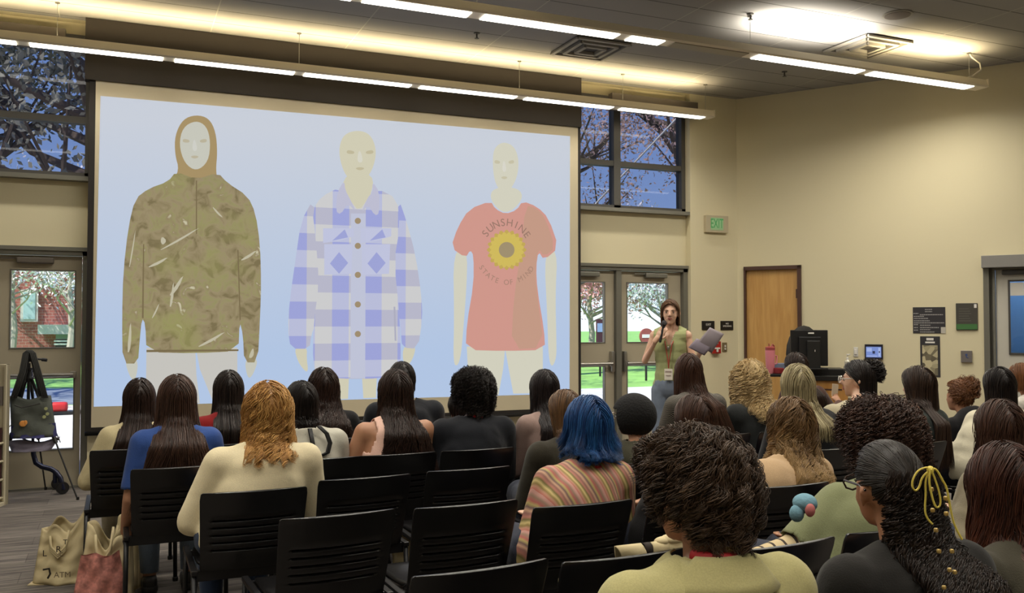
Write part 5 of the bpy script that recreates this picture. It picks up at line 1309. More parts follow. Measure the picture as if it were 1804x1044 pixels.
def person(label, px, pyt, Yb, rz=0, Htscale=None, cx=None, sw=.37, b=1.0, hd=('', {}), top=None, topg=.014, sleeve=2.0, pants=None, sk='tan', yaw=0, arms=('lap', 'lap'), vox=.013,
           neckline=None, crop=None, hy=.03, chairlabel=None, hcol=None, face=False, body_crop=None, haty=0, hood=False, collar=False, group='seated audience', spread=.0, dx=0):
    """px,pyt: top of the head in the photo; Yb: row (world Y of the backrest); cx: world X of the chair"""
    yh = Yb + .35 + hy
    q = at_y(px, pyt, yh)
    if cx is None: cx = q.x
    t = thing('person', label, 'person', (cx, Yb + .35, 0), rz, group)
    loc = Matrix.Rotation(-rz, 3, 'Z') @ V(q.x - cx, yh - (Yb + .35), 0)
    haircap = haty
    k = skeleton(q.z - haircap, hx=loc.x, hy=loc.y, sw=sw, b=b, arms=arms); k.t = t; k.yaw = yaw
    body = MB(); torso_prims(body, k)
    for s in (0, 1): arm_prims(body, k, s); hand_prims(body, k, s)
    leg_prims(body, k, 0, spread); head_prims(body, k, yaw)
    remesh(body, 'body', skin(sk), t, vox, 4 if vox > .011 else 5)
    topg += .006
    tm = MB(); torso_prims(tm, k, topg)
    for s in (0, 1):
        if sleeve > 0: arm_prims(tm, k, s, topg, sleeve)
    if hood:
        tm.ell(k.neck + V(0, -.055, .0), (.115, .065, .075)); tm.ell(k.neck + V(0, -.02, .0), (.10, .08, .06))
    nk = k.neck
    def base_crop(co):
        d = np.sqrt((co[:, 0] - nk.x) ** 2 + (co[:, 1] - nk.y - .005) ** 2)
        keep = ~((co[:, 2] > nk.z - .015) & (d < (.078 if not hood else .06))) & (co[:, 2] > .50)
        if hood or collar: keep = ~((co[:, 2] > nk.z + .045)) & (co[:, 2] > .50)
        if sleeve > 1:      # open cuffs
            for s in (0, 1):
                e_ = k.el[s].lerp(k.wr[s], sleeve - 1); dd = (k.wr[s] - k.el[s]).normalized()
                rel_ = co - np.array(e_); along = rel_ @ np.array(dd); rr = np.linalg.norm(rel_ - along[:, None] * np.array(dd), axis=1)
                keep &= ~((along > .0) & (rr < .10) & (along < .12))
        elif sleeve > 0:
            for s in (0, 1):
                e_ = k.sh[s].lerp(k.el[s], sleeve); dd = (k.el[s] - k.sh[s]).normalized()
                rel_ = co - np.array(e_); along = rel_ @ np.array(dd); rr = np.linalg.norm(rel_ - along[:, None] * np.array(dd), axis=1)
                keep &= ~((along > .0) & (rr < .09) & (along < .12) & (np.abs(co[:, 0] - k.chest.x) > .15 * b))
        if crop is not None: keep &= crop(co, k)
        return keep
    k.top = remesh(tm, 'top', top, t, vox, 12, base_crop, .004)
    pm = MB(); leg_prims(pm, k, .012, spread, True); pm.ell(k.pel + V(0, -.01, 0), (.180 * b, .135 * b, .12))
    remesh(pm, 'trousers', pants or fabric('jeans_dark', (44, 48, 62)), t, vox, 4, lambda co: co[:, 2] > .10)
    for s in (-1, 1):
        a_ = V(s * (.105 + spread), .36, .04)
        MB().bbox(tuple(a_ + V(0, .05, -.012)), (.085, .26, .055), .022).bbox(tuple(a_ + V(0, -.02, .02)), (.078, .12, .07), .025).build('shoe', mat('shoe_dark', (40, 38, 38), .6), t, smooth=True)
    if face: face_parts(k, yaw, t, skin(sk))
    if hcol: hair(k, yaw, t, hcol, **hd[1])
    if chairlabel is not None: chair(cx, Yb + .35, rz, chairlabel)
    return k
# ------------------------------------------------------------------ the audience, row by row (rows run along the screen wall)
R0, R1, R2, R3, R4, R5 = 1.42, 2.38, 3.20, 4.02, 4.82, 5.62
BLK, DKB, MDB = (20, 15, 14), (38, 26, 22), (72, 50, 38)
H_black = hairmat((12, 9, 9), (40, 30, 26)); H_dark = hairmat((26, 17, 14), (62, 42, 34)); H_brown = hairmat((40, 25, 19), (88, 58, 44))
H_red = hairmat((36, 20, 16), (84, 46, 32), (120, 66, 44)); H_gold = hairmat((142, 94, 46), (218, 170, 100)); H_blond = hairmat((150, 120, 76), (236, 208, 154)); H_ash = hairmat((104, 92, 66), (196, 182, 142))
H_light = hairmat((70, 50, 32), (138, 106, 70), (176, 144, 96)); H_blue = hairmat((14, 34, 84), (40, 96, 156)); H_man = hairmat((36, 26, 20), (92, 70, 52)); H_auburn = hairmat((74, 42, 24), (140, 92, 54))
DARKTOP = fabric('black_cloth', (22, 21, 23)); OLIVE = fabric('dark_olive_jacket', (48, 44, 34)); CHAR = fabric('charcoal_jacket', (40, 42, 42))
def straight(L, n=1000, **k): d = dict(n=n, L=L, seg=20, vol=.014, front=.10, spread=.14); d.update(k); return ('', d)
def wavy(L, n=1100, **k): d = dict(n=n, L=L, seg=26, vol=.022, wave=.010, wl=.10, clump=.6, nclump=70, front=.06, spread=.2); d.update(k); return ('', d)
def curly(L, n=1400, **k): d = dict(n=n, L=L, seg=26, vol=.03, curl=.010, cl=.045, clump=.6, nclump=120, flow='radial', front=.0); d.update(k); return ('', d)
def C(t): return 'black chair under the ' + t
def cxp(px, Yb): return at_y(px, 800, Yb - .0).x

# row 5, in front
CQ = at_y(1471, 687, R5 + .60); hq = at_y(1402, 622, R5 + .38); CT = CQ - V(hq.x + .15, R5 + .30, hq.z - .335)
person('person in a cream top with long dark hair, leftmost of the seated audience', 246, 668, R5, cx=.10, hcol=H_dark, hd=straight(.58, drift=(-.12, 0)), top=fabric('cream_cloth', (204, 190, 150)), sk='light', sw=.36, pants=fabric('pale_trousers', (168, 160, 140)), arms=('wide', 'lap'), chairlabel=C('leftmost seated person in cream'))
person('person in a dark red top with glossy black shoulder hair', 403, 654, R5, hcol=hairmat((14, 10, 10), (56, 44, 38)), hd=straight(.50, front=.06), top=fabric('red_cloth', (136, 28, 30)), chairlabel=C('person in the dark red top'), sw=.38)
person('person in black with long wavy dark hair, before the pale hoodie', 570, 651, R5, hcol=H_dark, hd=wavy(.56), top=DARKTOP, b=1.02, chairlabel=C('person in black with long wavy hair'))
person('person in black with short dark hair, mostly behind the pink top', 708, 638, R5, hcol=H_black, hd=straight(.22, n=900, vol=.012), top=fabric('navy_black_cloth', (22, 24, 30)), b=1.2, sw=.46, chairlabel=C('short-haired person in black beyond the pink top'))
person('person in a black hooded jacket, mostly hidden behind the round curly hair', 812, 690, R5, cx=2.12, hcol=H_black, hd=straight(.2, n=500), top=fabric('black_hooded', (26, 25, 27)), hood=True, b=1.1, chairlabel=C('person in black hidden by the round curly hair'))
person('person in dark clothes with dark brown hair, just left below the monitor', 1402, 622, R5, hcol=H_dark, hd=straight(.58), top=fabric('dark_brown_cloth', (76, 50, 42)), arms=('lap', (CT * .5 + V(.05, -.03, -.20), CT + V(.0, -.06, -.12), CT + V(0, -.01, -.055))), chairlabel=C('person seated before the lectern'))
q = CQ
cd_ = tag(MB().bbox((0, 0, 0), (.075, .006, .11), .002).build('pale_card', mat('card_pale', (206, 186, 160), .7)), 'pale card held up in a hand just left of the cream hoodie', 'card'); cd_.location = q; cd_.rotation_euler = (0, .12, .1)
# row 4
k = person('person in a blue T-shirt with very long brown hair', 312, 664, R4, cx=.30, hcol=hairmat((40, 26, 21), (84, 58, 46)), hd=straight(.70, n=2000, vol=.02, seg=26, spread=.24, front=.03, wave=.004, wl=.2), top=fabric('blue_tee', (48, 76, 138)), sleeve=.85, sk='tan', sw=.39, b=1.05, pants=fabric('light_jeans', (96, 108, 122)), arms=('down', 'lap'), chairlabel=C('person in the blue T-shirt'))
k = person('person in a pale grey hoodie with dark looped ponytail', 531, 672, R4, cx=cxp(566, R4), hcol=H_black, hd=straight(.29, n=1100, vol=.012), top=fabric('pale_grey_hoodie', (186, 182, 168), bump=.5), hood=True, b=1.1, sw=.40, yaw=.2, chairlabel=C('person in the pale grey hoodie'))
lp = MB(); c_ = k.neck + V(.055, -.165, -.06)
for j in range(7):
    o_ = V((j % 3 - 1) * .006, (j // 3) * .006, 0)
    lp.tube([o_ + c_ + V(-.05, .03, .10), o_ + c_ + V(-.035, -.0, .0), o_ + c_ + V(.0, -.015, -.045), o_ + c_ + V(.04, -.01, -.03), o_ + c_ + V(.055, 0, .02), o_ + c_ + V(.04, .02, .07), o_ + c_ + V(.0, .03, .11)], .006, 6)
lp.build('hair_loop', H_black, k.t, smooth=True)
def tankcrop(co, k):
    sx = np.abs(co[:, 0] - k.chest.x); z = co[:, 2] - k.sh[0].z
    return ~((z > -.10) & (sx > .125 + .04 * np.clip(-z / .10, 0, 1))) & ~((z > -.03) & (sx < .07) & (co[:, 1] < k.neck.y + .3)) & (sx < .22)
person('person in a pink sleeveless top with long dark hair', 697, 655, R4, cx=cxp(702, R4), hcol=H_dark, hd=wavy(.66, n=1500, wave=.007, clump=.5, drift=(.06, 0)), top=fabric('pink_knit', (224, 184, 168)), sleeve=0, crop=tankcrop, sk='tan', sw=.43, b=1.12, arms=((V(-.10, .02, -.26), V(-.13, .20, -.36), V(-.08, .28, -.38)), 'lap'), chairlabel=C('person in the pink sleeveless top'), topg=.010)
k = person('person in a black jacket with round tight curly hair and a red lanyard', 834, 645, R4, cx=cxp(843, R4), hcol=H_black, hd=('', dict(n=2600, L=.15, seg=18, vol=.03, curl=.009, cl=.028, clump=.75, nclump=230, flow='radial', front=0, r=.0018, lift=.5, layer=.3)), top=fabric('black_jacket', (24, 26, 32)), collar=True, b=1.22, sw=.45, haty=.045, chairlabel=C('person in black with round curly hair'))
MB().tube([k.neck + V(-.05, -.04, .03), k.neck + V(-.02, -.07, .035), k.neck + V(.03, -.07, .03)], .009, 6).build('lanyard', mat('lanyard_red', (176, 34, 40), .6), k.t)
person('person in a mauve top with very long straight black hair', 959, 652, R4, hcol=hairmat((14, 10, 11), (48, 38, 38)), hd=straight(.72, n=1500, vol=.012), top=fabric('mauve_cloth', (150, 126, 118)), sw=.38, sk='light', chairlabel=C('person in mauve with very long black hair'))
person('person in a black and white speckled top with long brown hair, before the presenter', 1213, 624, R4, hcol=H_brown, hd=straight(.78, n=1600, vol=.014, spread=.22, drift=(.18, 0)), top=stripes('speckled_cloth', (31, 17, 37), 3, [(0, (20, 18, 18)), (.72, (150, 142, 128))], noise=6), sw=.40, chairlabel=C('person in the speckled top'), yaw=-.3)
person('person in a black jacket with curly blond hair', 1321, 638, R4, yaw=-.4, hcol=H_blond, hd=wavy(.38, n=2000, wave=.022, wl=.06, vol=.045, clump=.85, nclump=70, layer=.35, curl=.009, cl=.05, flow='radial', spread=.1), top=CHAR, b=1.15, sw=.44, haty=.02, chairlabel=C('person with curly blond hair'), hood=True)
k = person('person in a black top with pinned-up auburn hair', 1688, 672, R4, hcol=H_auburn, hd=('', dict(n=1100, L=.20, seg=14, vol=.022, flow='bun', wave=.006, wl=.05, clump=.6)), top=DARKTOP, sw=.38, chairlabel=C('person in black with pinned-up hair'))
kb = Person(); kb.__dict__.update(k.__dict__); kb.head = k.head + V(.045, -.05, .085); kb.hs = .42
hair(kb, 0, k.t, H_auburn, n=420, L=.11, seg=16, curl=.014, cl=.06, clump=.6, nclump=40, flow='radial', vol=.05, lift=.5, name='hair_bun', seed=6)
person('person with short light brown hair cut by the right edge', 1800, 641, R4, hcol=H_auburn, hd=straight(.26, n=900, vol=.016), top=fabric('pale_cloth', (196, 190, 180)), chairlabel=C('person cut by the right edge, farthest row'))
# row 3
person('person in a cream sweater with wavy golden shoulder-length hair', 473, 678, R3, cx=cxp(450, R3), hcol=H_gold, hd=wavy(.35, n=2400, wave=.014, wl=.085, vol=.034, clump=.7, nclump=70, layer=.16, front=0, spread=.2), top=fabric('cream_sweater', (226, 212, 176), bump=.3), b=1.16, sw=.45, sk='light', pants=fabric('blue_jeans', (44, 58, 84)), haty=.01, arms=('wide', 'lap'), chairlabel=C('person in the cream sweater'))
person('person in a dark olive jacket with tied light brown hair, behind the blue hair', 996, 686, R3, hcol=hairmat((52, 38, 28), (128, 94, 62)), hd=straight(.34, n=900, vol=.008, drift=(.1, 0)), top=OLIVE, b=1.15, sw=.44, hood=True, yaw=.25, chairlabel=C('person in the dark olive jacket'))
k = person('person in a black knit hat and dark green jacket', 1114, 690, R3, cx=2.66, hcol=None, top=fabric('dark_green_jacket', (54, 52, 38)), collar=True, b=1.22, sw=.46, yaw=.35, haty=.012, chairlabel=C('person in the black knit hat'))
hm = MB(); Mh = Matrix.Rotation(k.yaw, 4, 'Z')
hm.ell(k.head + V(0, -.022, .010), (.108, .135, .124), 28, 18, Mh)
def hatcrop(co): y = (co - np.array(k.head)); z = y[:, 2]; f = y[:, 1] * math.cos(k.yaw) - y[:, 0] * math.sin(k.yaw); return ~((f > .03) & (z < .045)) & (z > -.095)
remesh(hm, 'knit_hat', mat('black_knit', (16, 15, 16), .95, bump=.7, bscale=90), k.t, .008, 2, hatcrop, .006)
gp = MB()
for s in (-1, 1):
    a_ = k.head + Mh.to_3x3() @ V(s * .088, -.02, .0); b_ = k.head + Mh.to_3x3() @ V(s * .072, .09, .004); gp.tube([a_ + V(0, 0, -.012), a_, b_], .0025, 6)
    c_ = k.head + Mh.to_3x3() @ V(s * .036, .106, -.002); gp.tube([c_ + Mh.to_3x3() @ V(.026 * math.cos(j * .785), 0, .02 * math.sin(j * .785)) for j in range(9)], .002, 5)
gp.build('glasses', mat('silver_wire', (200, 200, 200), .2, .8), k.t)
person('person in a black coat with straight ash blond hair', 1405, 644, R3, yaw=-.4, hcol=H_ash, hd=straight(.46, n=1500, vol=.022, layer=.25, drift=(.08, 0)), top=fabric('black_coat', (26, 25, 28)), b=1.2, sw=.46, chairlabel=C('person with ash blond hair'), haty=.005)
def glasses(k, m, dz=0):
    Mh = Matrix.Rotation(k.yaw, 3, 'Z'); g = MB()
    for s in (-1, 1):
        g.tube([k.head + Mh @ V(s * .084, -.03, .004 + dz), k.head + Mh @ V(s * .082, .0, .012 + dz), k.head + Mh @ V(s * .066, .098, .008 + dz)], .003, 6)
        c_ = k.head + Mh @ V(s * .034, .110, .0 + dz); g.tube([c_ + Mh @ V(.027 * math.cos(j * .785), 0, .021 * math.sin(j * .785)) for j in range(9)], .0028, 5)
    g.tube([k.head + Mh @ V(-.008, .112, .004 + dz), k.head + Mh @ V(.008, .112, .004 + dz)], .002, 5)
    return g.build('glasses', m, k.t)
k = person('person in a cream hoodie and glasses with a curly dark bun, face turned left', 1512, 634, R3, cx=cxp(1515, R3), hcol=H_black, hd=('', dict(n=1500, L=.42, seg=22, vol=.008, front=.25, clump=.3)), top=fabric('cream_hoodie', (176, 166, 140)), hood=True, yaw=.62, face=True, sk='light', b=1.1, sw=.43, vox=.011, chairlabel=C('person in the cream hoodie and glasses'))
glasses(k, mat('clear_frame', (190, 186, 180), .2))
kb = Person(); kb.__dict__.update(k.__dict__); kb.head = k.head + V(.085, -.03, .05); kb.hs = .36
hair(kb, 0, k.t, H_black, n=600, L=.075, seg=16, curl=.012, cl=.035, clump=.6, nclump=80, flow='radial', vol=.05, lift=.7, name='hair_bun', seed=5, hole=None)
person('person in a dark green jacket with long dark hair, clapping', 1617, 648, R3, cx=cxp(1622, R3), hcol=hairmat((22, 15, 14), (70, 50, 38)), hd=straight(.66, n=1500, vol=.02, spread=.12, seg=22), top=fabric('dark_green_cloth', (28, 36, 32)), yaw=.1, sk='light', b=1.1, sw=.43, arms=((V(-.06, .16, -.20), V(-.10, .24, .02), V(-.07, .27, .09)), 'lap'), chairlabel=C('person in the dark green jacket'))
person('person in a white ribbed jacket with long black hair at the right', 1760, 650, R3, cx=cxp(1768, R3), yaw=-.4, hcol=H_black, hd=straight(.52, n=1400, vol=.022), top=fabric('white_jacket', (204, 196, 172), bump=.5), sk='light', b=1.12, sw=.45, arms=('wide', 'lap'), chairlabel=C('person in the white jacket'))
# row 2
k = person('person with blue bobbed hair in a multicoloured striped sweater', 1037, 702, R2, cx=cxp(1040, R2 - .05), hcol=H_blue, hd=straight(.285, n=2600, vol=.026, flare=.04, layer=.10, front=0, r=.0024, seg=18, clump=.5), b=1.02, sw=.41, sk='light',
       top=stripes('rainbow_knit', (1.0, .15, .42), 8, [(0, (190, 108, 96)), (.08, (196, 146, 122)), (.15, (150, 128, 72)), (.22, (212, 190, 130)), (.3, (120, 110, 60)), (.37, (186, 124, 108)), (.45, (146, 100, 92)), (.52, (200, 160, 130)), (.6, (110, 84, 84)), (.68, (184, 166, 104)), (.76, (178, 96, 92)), (.86, (150, 124, 104)), (.94, (200, 150, 138))], noise=.15, interp='LINEAR', bump=.5),
       arms=((V(-.09, .02, -.26), V(-.15, .16, -.33), V(-.13, .24, -.36)), 'lap'), collar=False, haty=.006, chairlabel=C('person in the striped sweater'))
MB().tube([k.neck + V(-.055, -.02, -.005), k.neck + V(-.035, -.062, .0), k.neck + V(.0, -.078, .0), k.neck + V(.03, -.068, .0)], .017, 8).build('lanyard', MATS['lanyard_red'], k.t, smooth=True)
person('person with brown hair, only the head showing behind the wavy-haired near person', 1224, 698, R2, cx=cxp(1226, R2), hcol=H_brown, hd=straight(.44, n=1300, vol=.016), top=DARKTOP, chairlabel=C('brown-haired person behind the nearest person'))
person('person in a beige top with long wavy light brown hair', 1393, 706, R2, cx=cxp(1392, R2), yaw=-.05, hcol=H_light, hd=wavy(.46, n=2600, wave=.018, wl=.10, vol=.03, clump=.8, nclump=50, spread=.30, layer=.32), top=fabric('beige_knit', (190, 160, 124), bump=.3), sk='light', b=1.1, sw=.44, haty=.006, chairlabel='black chair under the person with long wavy light brown hair')
# row 1
k = person('person in a sage green shirt with big curly brown hair, arm over the next chair', 1553, 712, R1, cx=2.50, hcol=hairmat((34, 22, 18), (86, 58, 44)), hd=('', dict(n=3600, L=.30, seg=26, vol=.055, curl=.011, cl=.045, clump=.6, nclump=200, flow='radial', front=0, spread=.5, rough_=.12, lift=.35, layer=.35)), top=fabric('sage_shirt', (122, 126, 92), bump=.35), sleeve=.95, sk='tan', b=1.22, sw=.48, haty=.03,
       arms=((V(-.21, .02, -.15), V(-.43, .06, -.20), V(-.51, .09, -.20)), 'lap'), chairlabel=C('person in the sage green shirt'), topg=.02)
sl_ = MB(); arm_prims(sl_, k, 0, .007, 1.9)
remesh(sl_, 'striped_sleeve', stripes('cream_brown_stripe', 'X', 26, [(0, (196, 176, 136)), (.78, (52, 40, 30))]), k.t, .009, 3, lambda co: (co[:, 0] < k.el[0].x + .05))
person('person in dark clothes with long brown hair at the right, second from the edge', 1762, 712, R1 + .15, cx=cxp(1770, R1 + .3), yaw=-.4, hcol=H_brown, hd=wavy(.60, n=1900, vol=.028, wave=.006, clump=.4), top=fabric('beige_grey_cloth', (132, 122, 100)), sk='light', b=1.08, sw=.42, chairlabel=C('long-haired person second from the right edge'))
# row 0, nearest the camera
k = person('nearest person, in an olive polo shirt with thick wavy dark brown hair', 1221, 757, R0, cx=1.20, hcol=H_man, hd=('', dict(n=9000, L=.118, seg=22, vol=.038, curl=.009, cl=.065, wave=.006, wl=.05, clump=.72, nclump=230, flow='radial', front=0, r=.0012, lift=.26, layer=.5, rough_=.06, hole=lambda x, y, z: (z > -.38) & ~((np.abs(x) > .5) & (y > -.48) & (z < .02)))), top=fabric('olive_polo', (176, 168, 118), bump=.12, bscale=4), sleeve=.85, b=1.16, sw=.47, sk='tan', vox=.009, yaw=.22, haty=.035, face=True, topg=.018, chairlabel=C('nearest person in the olive polo'))
nk = k.neck
cv = []; cf = []; n_ = 40; M_POLO = MATS['olive_polo']
for j in range(5):
    v = j / 4
    for i in range(n_ + 1):
        a_ = R(120) + R(300) * i / n_
        rr = .082 + .066 * v ** 1.05; zz = .050 - .074 * v ** 1.4
        cv.append((nk.x + rr * 1.1 * math.cos(a_), nk.y - .012 + rr * math.sin(a_), nk.z + zz - .012 * math.sin(a_) * 0 + (.012 if math.sin(a_) < -.5 else .0)))
for j in range(4):
    for i in range(n_): cf.append((j * (n_ + 1) + i, j * (n_ + 1) + i + 1, (j + 1) * (n_ + 1) + i + 1, (j + 1) * (n_ + 1) + i))
co_ = MB().add(cv, cf).build('collar', M_POLO, k.t, smooth=True); md = co_.modifiers.new('thick', 'SOLIDIFY'); md.thickness = .006
MB().tube([nk + V(.064 * math.cos(a_), -.012 + .062 * math.sin(a_), .052 - .004 * math.cos(a_)) for a_ in [R(200) + R(100) * i / 8 for i in range(9)]], .013, 8).build('lanyard', MATS['lanyard_red'], k.t, smooth=True)
# person with laced, beaded curls
k = person('near person in black with beaded curly black hair tied with a yellow lace, wearing glasses', 1563, 768, R0, cx=1.80, hcol=None, top=fabric('black_tee', (30, 28, 26), bump=.3), sleeve=.9, b=1.12, sw=.45, sk='tan', vox=.009, yaw=-.22, face=True, haty=.012, topg=.016, chairlabel=C('near person with the yellow hair lace'))
H_sl = hairmat((12, 9, 8), (46, 36, 28))
hair(k, k.yaw, k.t, H_sl, n=3000, L=.27, seg=18, vol=.006, flow='bun', clump=.3, r=.0016, seed=3, hole=lambda x, y, z: ~((np.abs(x) > .55) & (y > -.42) & (z < .02)) & (z > -.35))
hair(k, k.yaw, k.t, hairmat((14, 10, 9), (48, 34, 26)), n=3600, L=.60, seg=60, vol=.035, curl=.014, cl=.045, clump=.8, nclump=120, front=0, spread=.22, r=.0017, seed=9, name='curls', drift=(.20, -.05), cap=False, hole=lambda x, y, z: (y < -.12) & (z < .40) & (z > -.48) & (x > -.58), layer=.3)
glasses(k, mat('tortoise_frame', (44, 34, 30), .25), .0)
tm = Matrix.Translation(k.t.location)
def lw(px, py, d): return at_d(px, py, d) - k.t.location
YL = mat('yellow_lace', (226, 206, 92), .6); dl_ = 2.02
def crv(pts, it=2):
    p = [Vector(q) for q in pts]
    for _ in range(it):
        q = [p[0]]
        for a_, b_ in zip(p[:-1], p[1:]): q += [a_.lerp(b_, .25), a_.lerp(b_, .75)]
        q.append(p[-1]); p = q
    return p
lc = MB()
for path, dd in (([(1640, 826), (1632, 822), (1615, 829), (1605, 852), (1612, 866), (1620, 858), (1624, 840), (1638, 828)], 0), ([(1640, 826), (1636, 846), (1643, 880), (1650, 896), (1658, 888), (1655, 866), (1646, 840), (1640, 826)], .01),
                 ([(1638, 828), (1630, 845), (1631, 870), (1629, 900), (1634, 914), (1643, 923)], 0), ([(1640, 824), (1650, 826), (1660, 845), (1668, 858), (1672, 882), (1679, 918), (1686, 934), (1695, 950)], 0)):
    lc.tube(crv([lw(px, py, dl_ - dd) for px, py in path]), .0023, 6)
lc.ell(lw(1639, 827, dl_), (.008, .008, .009), 8, 6).build('yellow_lace', YL, k.t, smooth=True)
bd = mat('gold_bead', (206, 176, 110), .3, .7)
for px, py in ((1641, 865), (1643, 902), (1666, 881), (1667, 908), (1649, 937), (1654, 974), (1677, 974), (1682, 1011), (1673, 1007), (1663, 1038)):
    p = lw(px, py, dl_ + .01)
    MB().lathe([(.0035, 0), (.005, .002), (.005, .007), (.0035, .009)], p, 12).build('gold_bead', bd, k.t, smooth=True, sharp=40)
person('near person in dark olive with long reddish brown hair, cut by the right edge', 1772, 790, R0 + .08, cx=2.34, yaw=-.4, hcol=H_red, hd=wavy(.66, n=2800, vol=.024, wave=.008, wl=.16, clump=.55, seg=28, r=.002), top=fabric('olive_grey_cloth', (62, 58, 46)), sk='light', b=1.12, sw=.45, vox=.01, chairlabel=C('near person cut by the right edge'))

# straps of a bag over the chair back beside the olive polo
q = at_z(1104, 977, .79)
t = thing('tote_bag', 'cream and black striped bag with straps over the chair left of the olive polo', 'bag', (q.x, q.y + .03, .47))
bm_ = bagmesh((-.17, .17), (-.18, .18), .24, 0, .10, .10, 41); bm_.build('body', M_CANV, t, smooth=True)
def strip(x0, x1, mt, nm, ln=.06):
    vs = []; fs = []; prof = [(-.012 - .03 * 0, .335 - ln), (-.018, .325), (-.012, .338), (0.0, .345), (.012, .34), (.03, .31), (.06, .22)]
    for y_, z_ in prof: vs += [(x0 + (.335 - z_) * .4 * (1 if ln > .05 else 0), y_ - .005, z_), (x1 + (.335 - z_) * .4 * (1 if ln > .05 else 0), y_ - .005, z_)]
    for i in range(len(prof) - 1): fs.append((2 * i, 2 * i + 1, 2 * i + 3, 2 * i + 2))
    o = MB().add(vs, fs).build(nm, mt, t, smooth=True); md = o.modifiers.new('thick', 'SOLIDIFY'); md.thickness = .005
strip(-.02, .07, M_CANV, 'strap', .055); strip(.075, .10, mat('brown_stripe', (38, 28, 22), .8), 'strap', .04); strip(.103, .16, M_CANV, 'strap', .05); strip(.16, .22, M_CANV, 'strap', .04)
MB().ell((.19, .0, .345), (.05, .025, .018), 12, 8).ell((.15, .0, .342), (.03, .02, .014), 12, 8).build('bundled_strap', M_CANV, t, smooth=True)
q = at_d(1418, 886, 2.98)
t = thing('plush_toy', 'light blue and pink plush resting by the sage green shirt arm', 'toy', q)
MB().ell((0, 0, 0), (.040, .040, .032), 14, 10).ell((-.034, 0, -.03), (.024, .024, .028), 12, 8).build('body', mat('plush_blue', (112, 152, 168), .95, bump=.4, bscale=60), t, smooth=True)
MB().ell((-.01, -.035, -.015), (.018, .014, .022), 10, 8).build('patch', mat('plush_pink', (190, 112, 110), .9), t, smooth=True)

# ------------------------------------------------------------------ the presenter
yp = 7.1; q = at_y(1181, 527, yp)
t = thing('person', 'standing presenter in a green sleeveless blouse speaking into a microphone, papers in hand', 'person', (q.x, q.y, 0), R(138))
k = Person(); k.t = t; k.b = .92; k.hs = 1.0; HT = q.z; k.head = V(0, .015, HT - .125); k.neck = V(0, -.02, HT - .275)
k.chest = V(0, -.01, HT - .44); k.waist = V(0, -.005, HT - .63); k.pel = V(0, 0, HT - .80); zs = HT - .325
k.sh = [V(-.145, -.01, zs), V(.145, -.01, zs)]; k.yaw = R(6)
k.el = [V(-.215, .0, zs - .265), V(.235, .02, zs - .245)]; k.wr = [V(-.285, .16, zs - .16), V(.105, .165, zs - .045)]; k.hand = [V(-.33, .235, zs - .12), V(.050, .155, zs + .035)]
bm_ = MB(); torso_prims(bm_, k)
for s in (0, 1): arm_prims(bm_, k, s, -.008); hand_prims(bm_, k, s)
head_prims(bm_, k, k.yaw)
for s in (-1, 1):
    hip = V(s * .085, 0, HT - .84); kn = V(s * .095, .01, .48); an = V(s * .10, -.01, .09)
    bm_.cap(hip, kn, .088, .056); bm_.cap(kn, an, .054, .036); bm_.cap(an + V(0, -.02, -.03), an + V(0, .14, -.055), .032, .024)
remesh(bm_, 'body', skin('light'), t, .0065, 4)
tm = MB(); torso_prims(tm, k, .014)
def blouse(co):
    x = co[:, 0]; z = co[:, 2] - zs; front_ = co[:, 1] > k.neck.y
    vneck = front_ & (np.abs(x) < .008 + .36 * np.clip(z + .09, 0, 1)) & (z > -.09)
    return (co[:, 2] > HT - .90) & ~vneck & ~((z > -.12) & (np.abs(x) > .152)) & ~((z > .03) & (np.abs(x) < .07)) & (np.abs(x) < .2)
remesh(tm, 'blouse', fabric('green_blouse', (160, 164, 116), bump=.3), t, .008, 4, blouse, .003)
pm = MB(); pm.ell(k.pel, (.165, .125, .14))
for s in (-1, 1):
    hip = V(s * .085, 0, HT - .84); kn = V(s * .095, .01, .48); an = V(s * .10, -.01, .07)
    pm.cap(hip, kn, .098, .082); pm.cap(kn, an, .082, .085)
remesh(pm, 'jeans', fabric('grey_blue_jeans', (112, 122, 138)), t, .009, 4, lambda co: (co[:, 2] > .05) & (co[:, 2] < HT - .74), .003)
for s in (-1, 1): MB().bbox((s * .10, .05, .03), (.085, .25, .055), .022).build('shoe', mat('shoe_dark', (40, 38, 38), .6), t, smooth=True)
face_parts(k, k.yaw, t, None, (96, 68, 50))
hair(k, k.yaw, t, hairmat((74, 50, 36), (140, 104, 74)), n=2000, L=.44, seg=22, vol=.008, clump=.4, front=.10, r=.0018, layer=.1, hole=lambda x, y, z: ~((y > .05) & (z < .55) & (np.abs(x) < .86)))
lan = MB()
for s in (-1, 1): lan.tube([k.neck + V(s * .058, -.02, .01), k.neck + V(s * .06, .055, -.05), k.chest + V(s * .030, .125, .03), k.waist + V(.004 * s - .0, .135, .06), k.waist + V(0, .137, .0)], .0055, 6)
lan.build('lanyard', mat('lanyard_brick', (150, 66, 46), .6), t)
bg_ = MB().bbox((0, k.waist.y + .142, k.waist.z - .055), (.075, .004, .10), .002).build('badge', mat('badge_white', (222, 214, 200), .5), t)
MB().box(-.028, .028, k.waist.y + .1445, k.waist.y + .146, k.waist.z - .035, k.waist.z - .025).box(-.022, .022, k.waist.y + .1445, k.waist.y + .146, k.waist.z - .07, k.waist.z - .062).build('badge_line', mat('badge_grey', (150, 130, 120), .6), bg_)
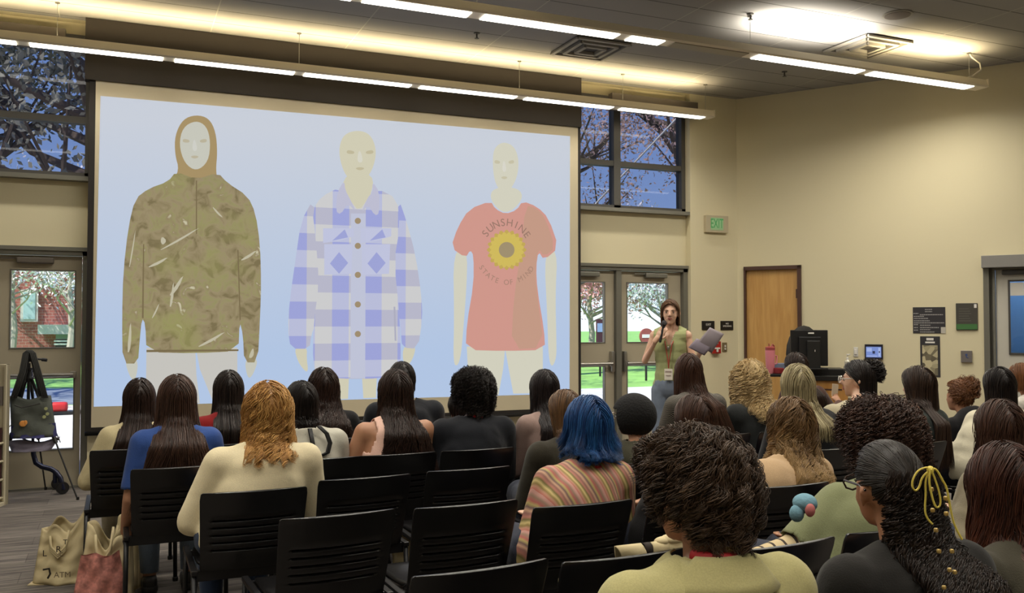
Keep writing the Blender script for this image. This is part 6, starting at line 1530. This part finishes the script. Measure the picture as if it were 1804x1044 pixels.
MB().tube([k.neck + V(-.045, .065, -.03), k.chest + V(-.02, .128, .02), k.chest + V(.0, .13, -.01)], .003, 6).ell(tuple(k.chest + V(0.005, .135, -.005)), (.012, .005, .016), 10, 8).build('necklace', M_CHROME, t)
# microphone in the right hand, papers in the left
Mp = Matrix.Translation(t.location) @ Matrix.Rotation(R(138), 4, 'Z')
h1 = k.hand[1]; d_ = V(-.03, -.045, .16).normalized()
mic = thing('microphone', 'black handheld microphone at the mouth of the presenter', 'microphone', Mp @ h1, R(138))
mm = d_.to_track_quat('Z', 'Y').to_matrix().to_4x4()
MB().lathe([(.010, -.11), (.012, -.10), (.013, .02), (.016, .05), (.02, .055)], n=16, M=mm).build('handle', M_DARK, mic, smooth=True, sharp=40)
MB().ell(tuple(d_ * .072), (.025, .025, .028), 16, 12).build('grille', mat('mic_grille', (70, 68, 70), .5, .6, bump=.8, bscale=300), mic, smooth=True)
pap = thing('papers', 'sheaf of grey-white papers held in the left hand of the presenter', 'paper', Mp @ (k.hand[0] + V(-.01, .01, .02)), R(138))
def sheet(name, pts, mt, bend):
    a_, b_, c_, d2 = [Vector(p) for p in pts]; vs = []; fs = []; n_ = 8
    for j in range(n_ + 1):
        for i in range(n_ + 1):
            u, v = i / n_, j / n_; p = a_.lerp(b_, u).lerp(d2.lerp(c_, u), v); p = p + Vector((0, bend * math.sin(PI * v) + bend * .5 * math.sin(PI * u), 0)); vs.append(p)
    for j in range(n_):
        for i in range(n_): fs.append((j * (n_ + 1) + i, j * (n_ + 1) + i + 1, (j + 1) * (n_ + 1) + i + 1, (j + 1) * (n_ + 1) + i))
    o = MB().add(vs, fs).build(name, mt, pap, smooth=True); md = o.modifiers.new('thick', 'SOLIDIFY'); md.thickness = .0015
sheet('sheet', [(.07, .03, .02), (-.06, .02, -.06), (-.17, .05, .11), (-.05, .06, .17)], mat('paper_grey', (150, 140, 146), .8), .02)
sheet('sheet', [(.14, .045, -.01), (.0, .05, -.08), (-.08, .03, .02), (.07, .03, .07)], mat('paper_shade', (128, 118, 130), .8), .015)
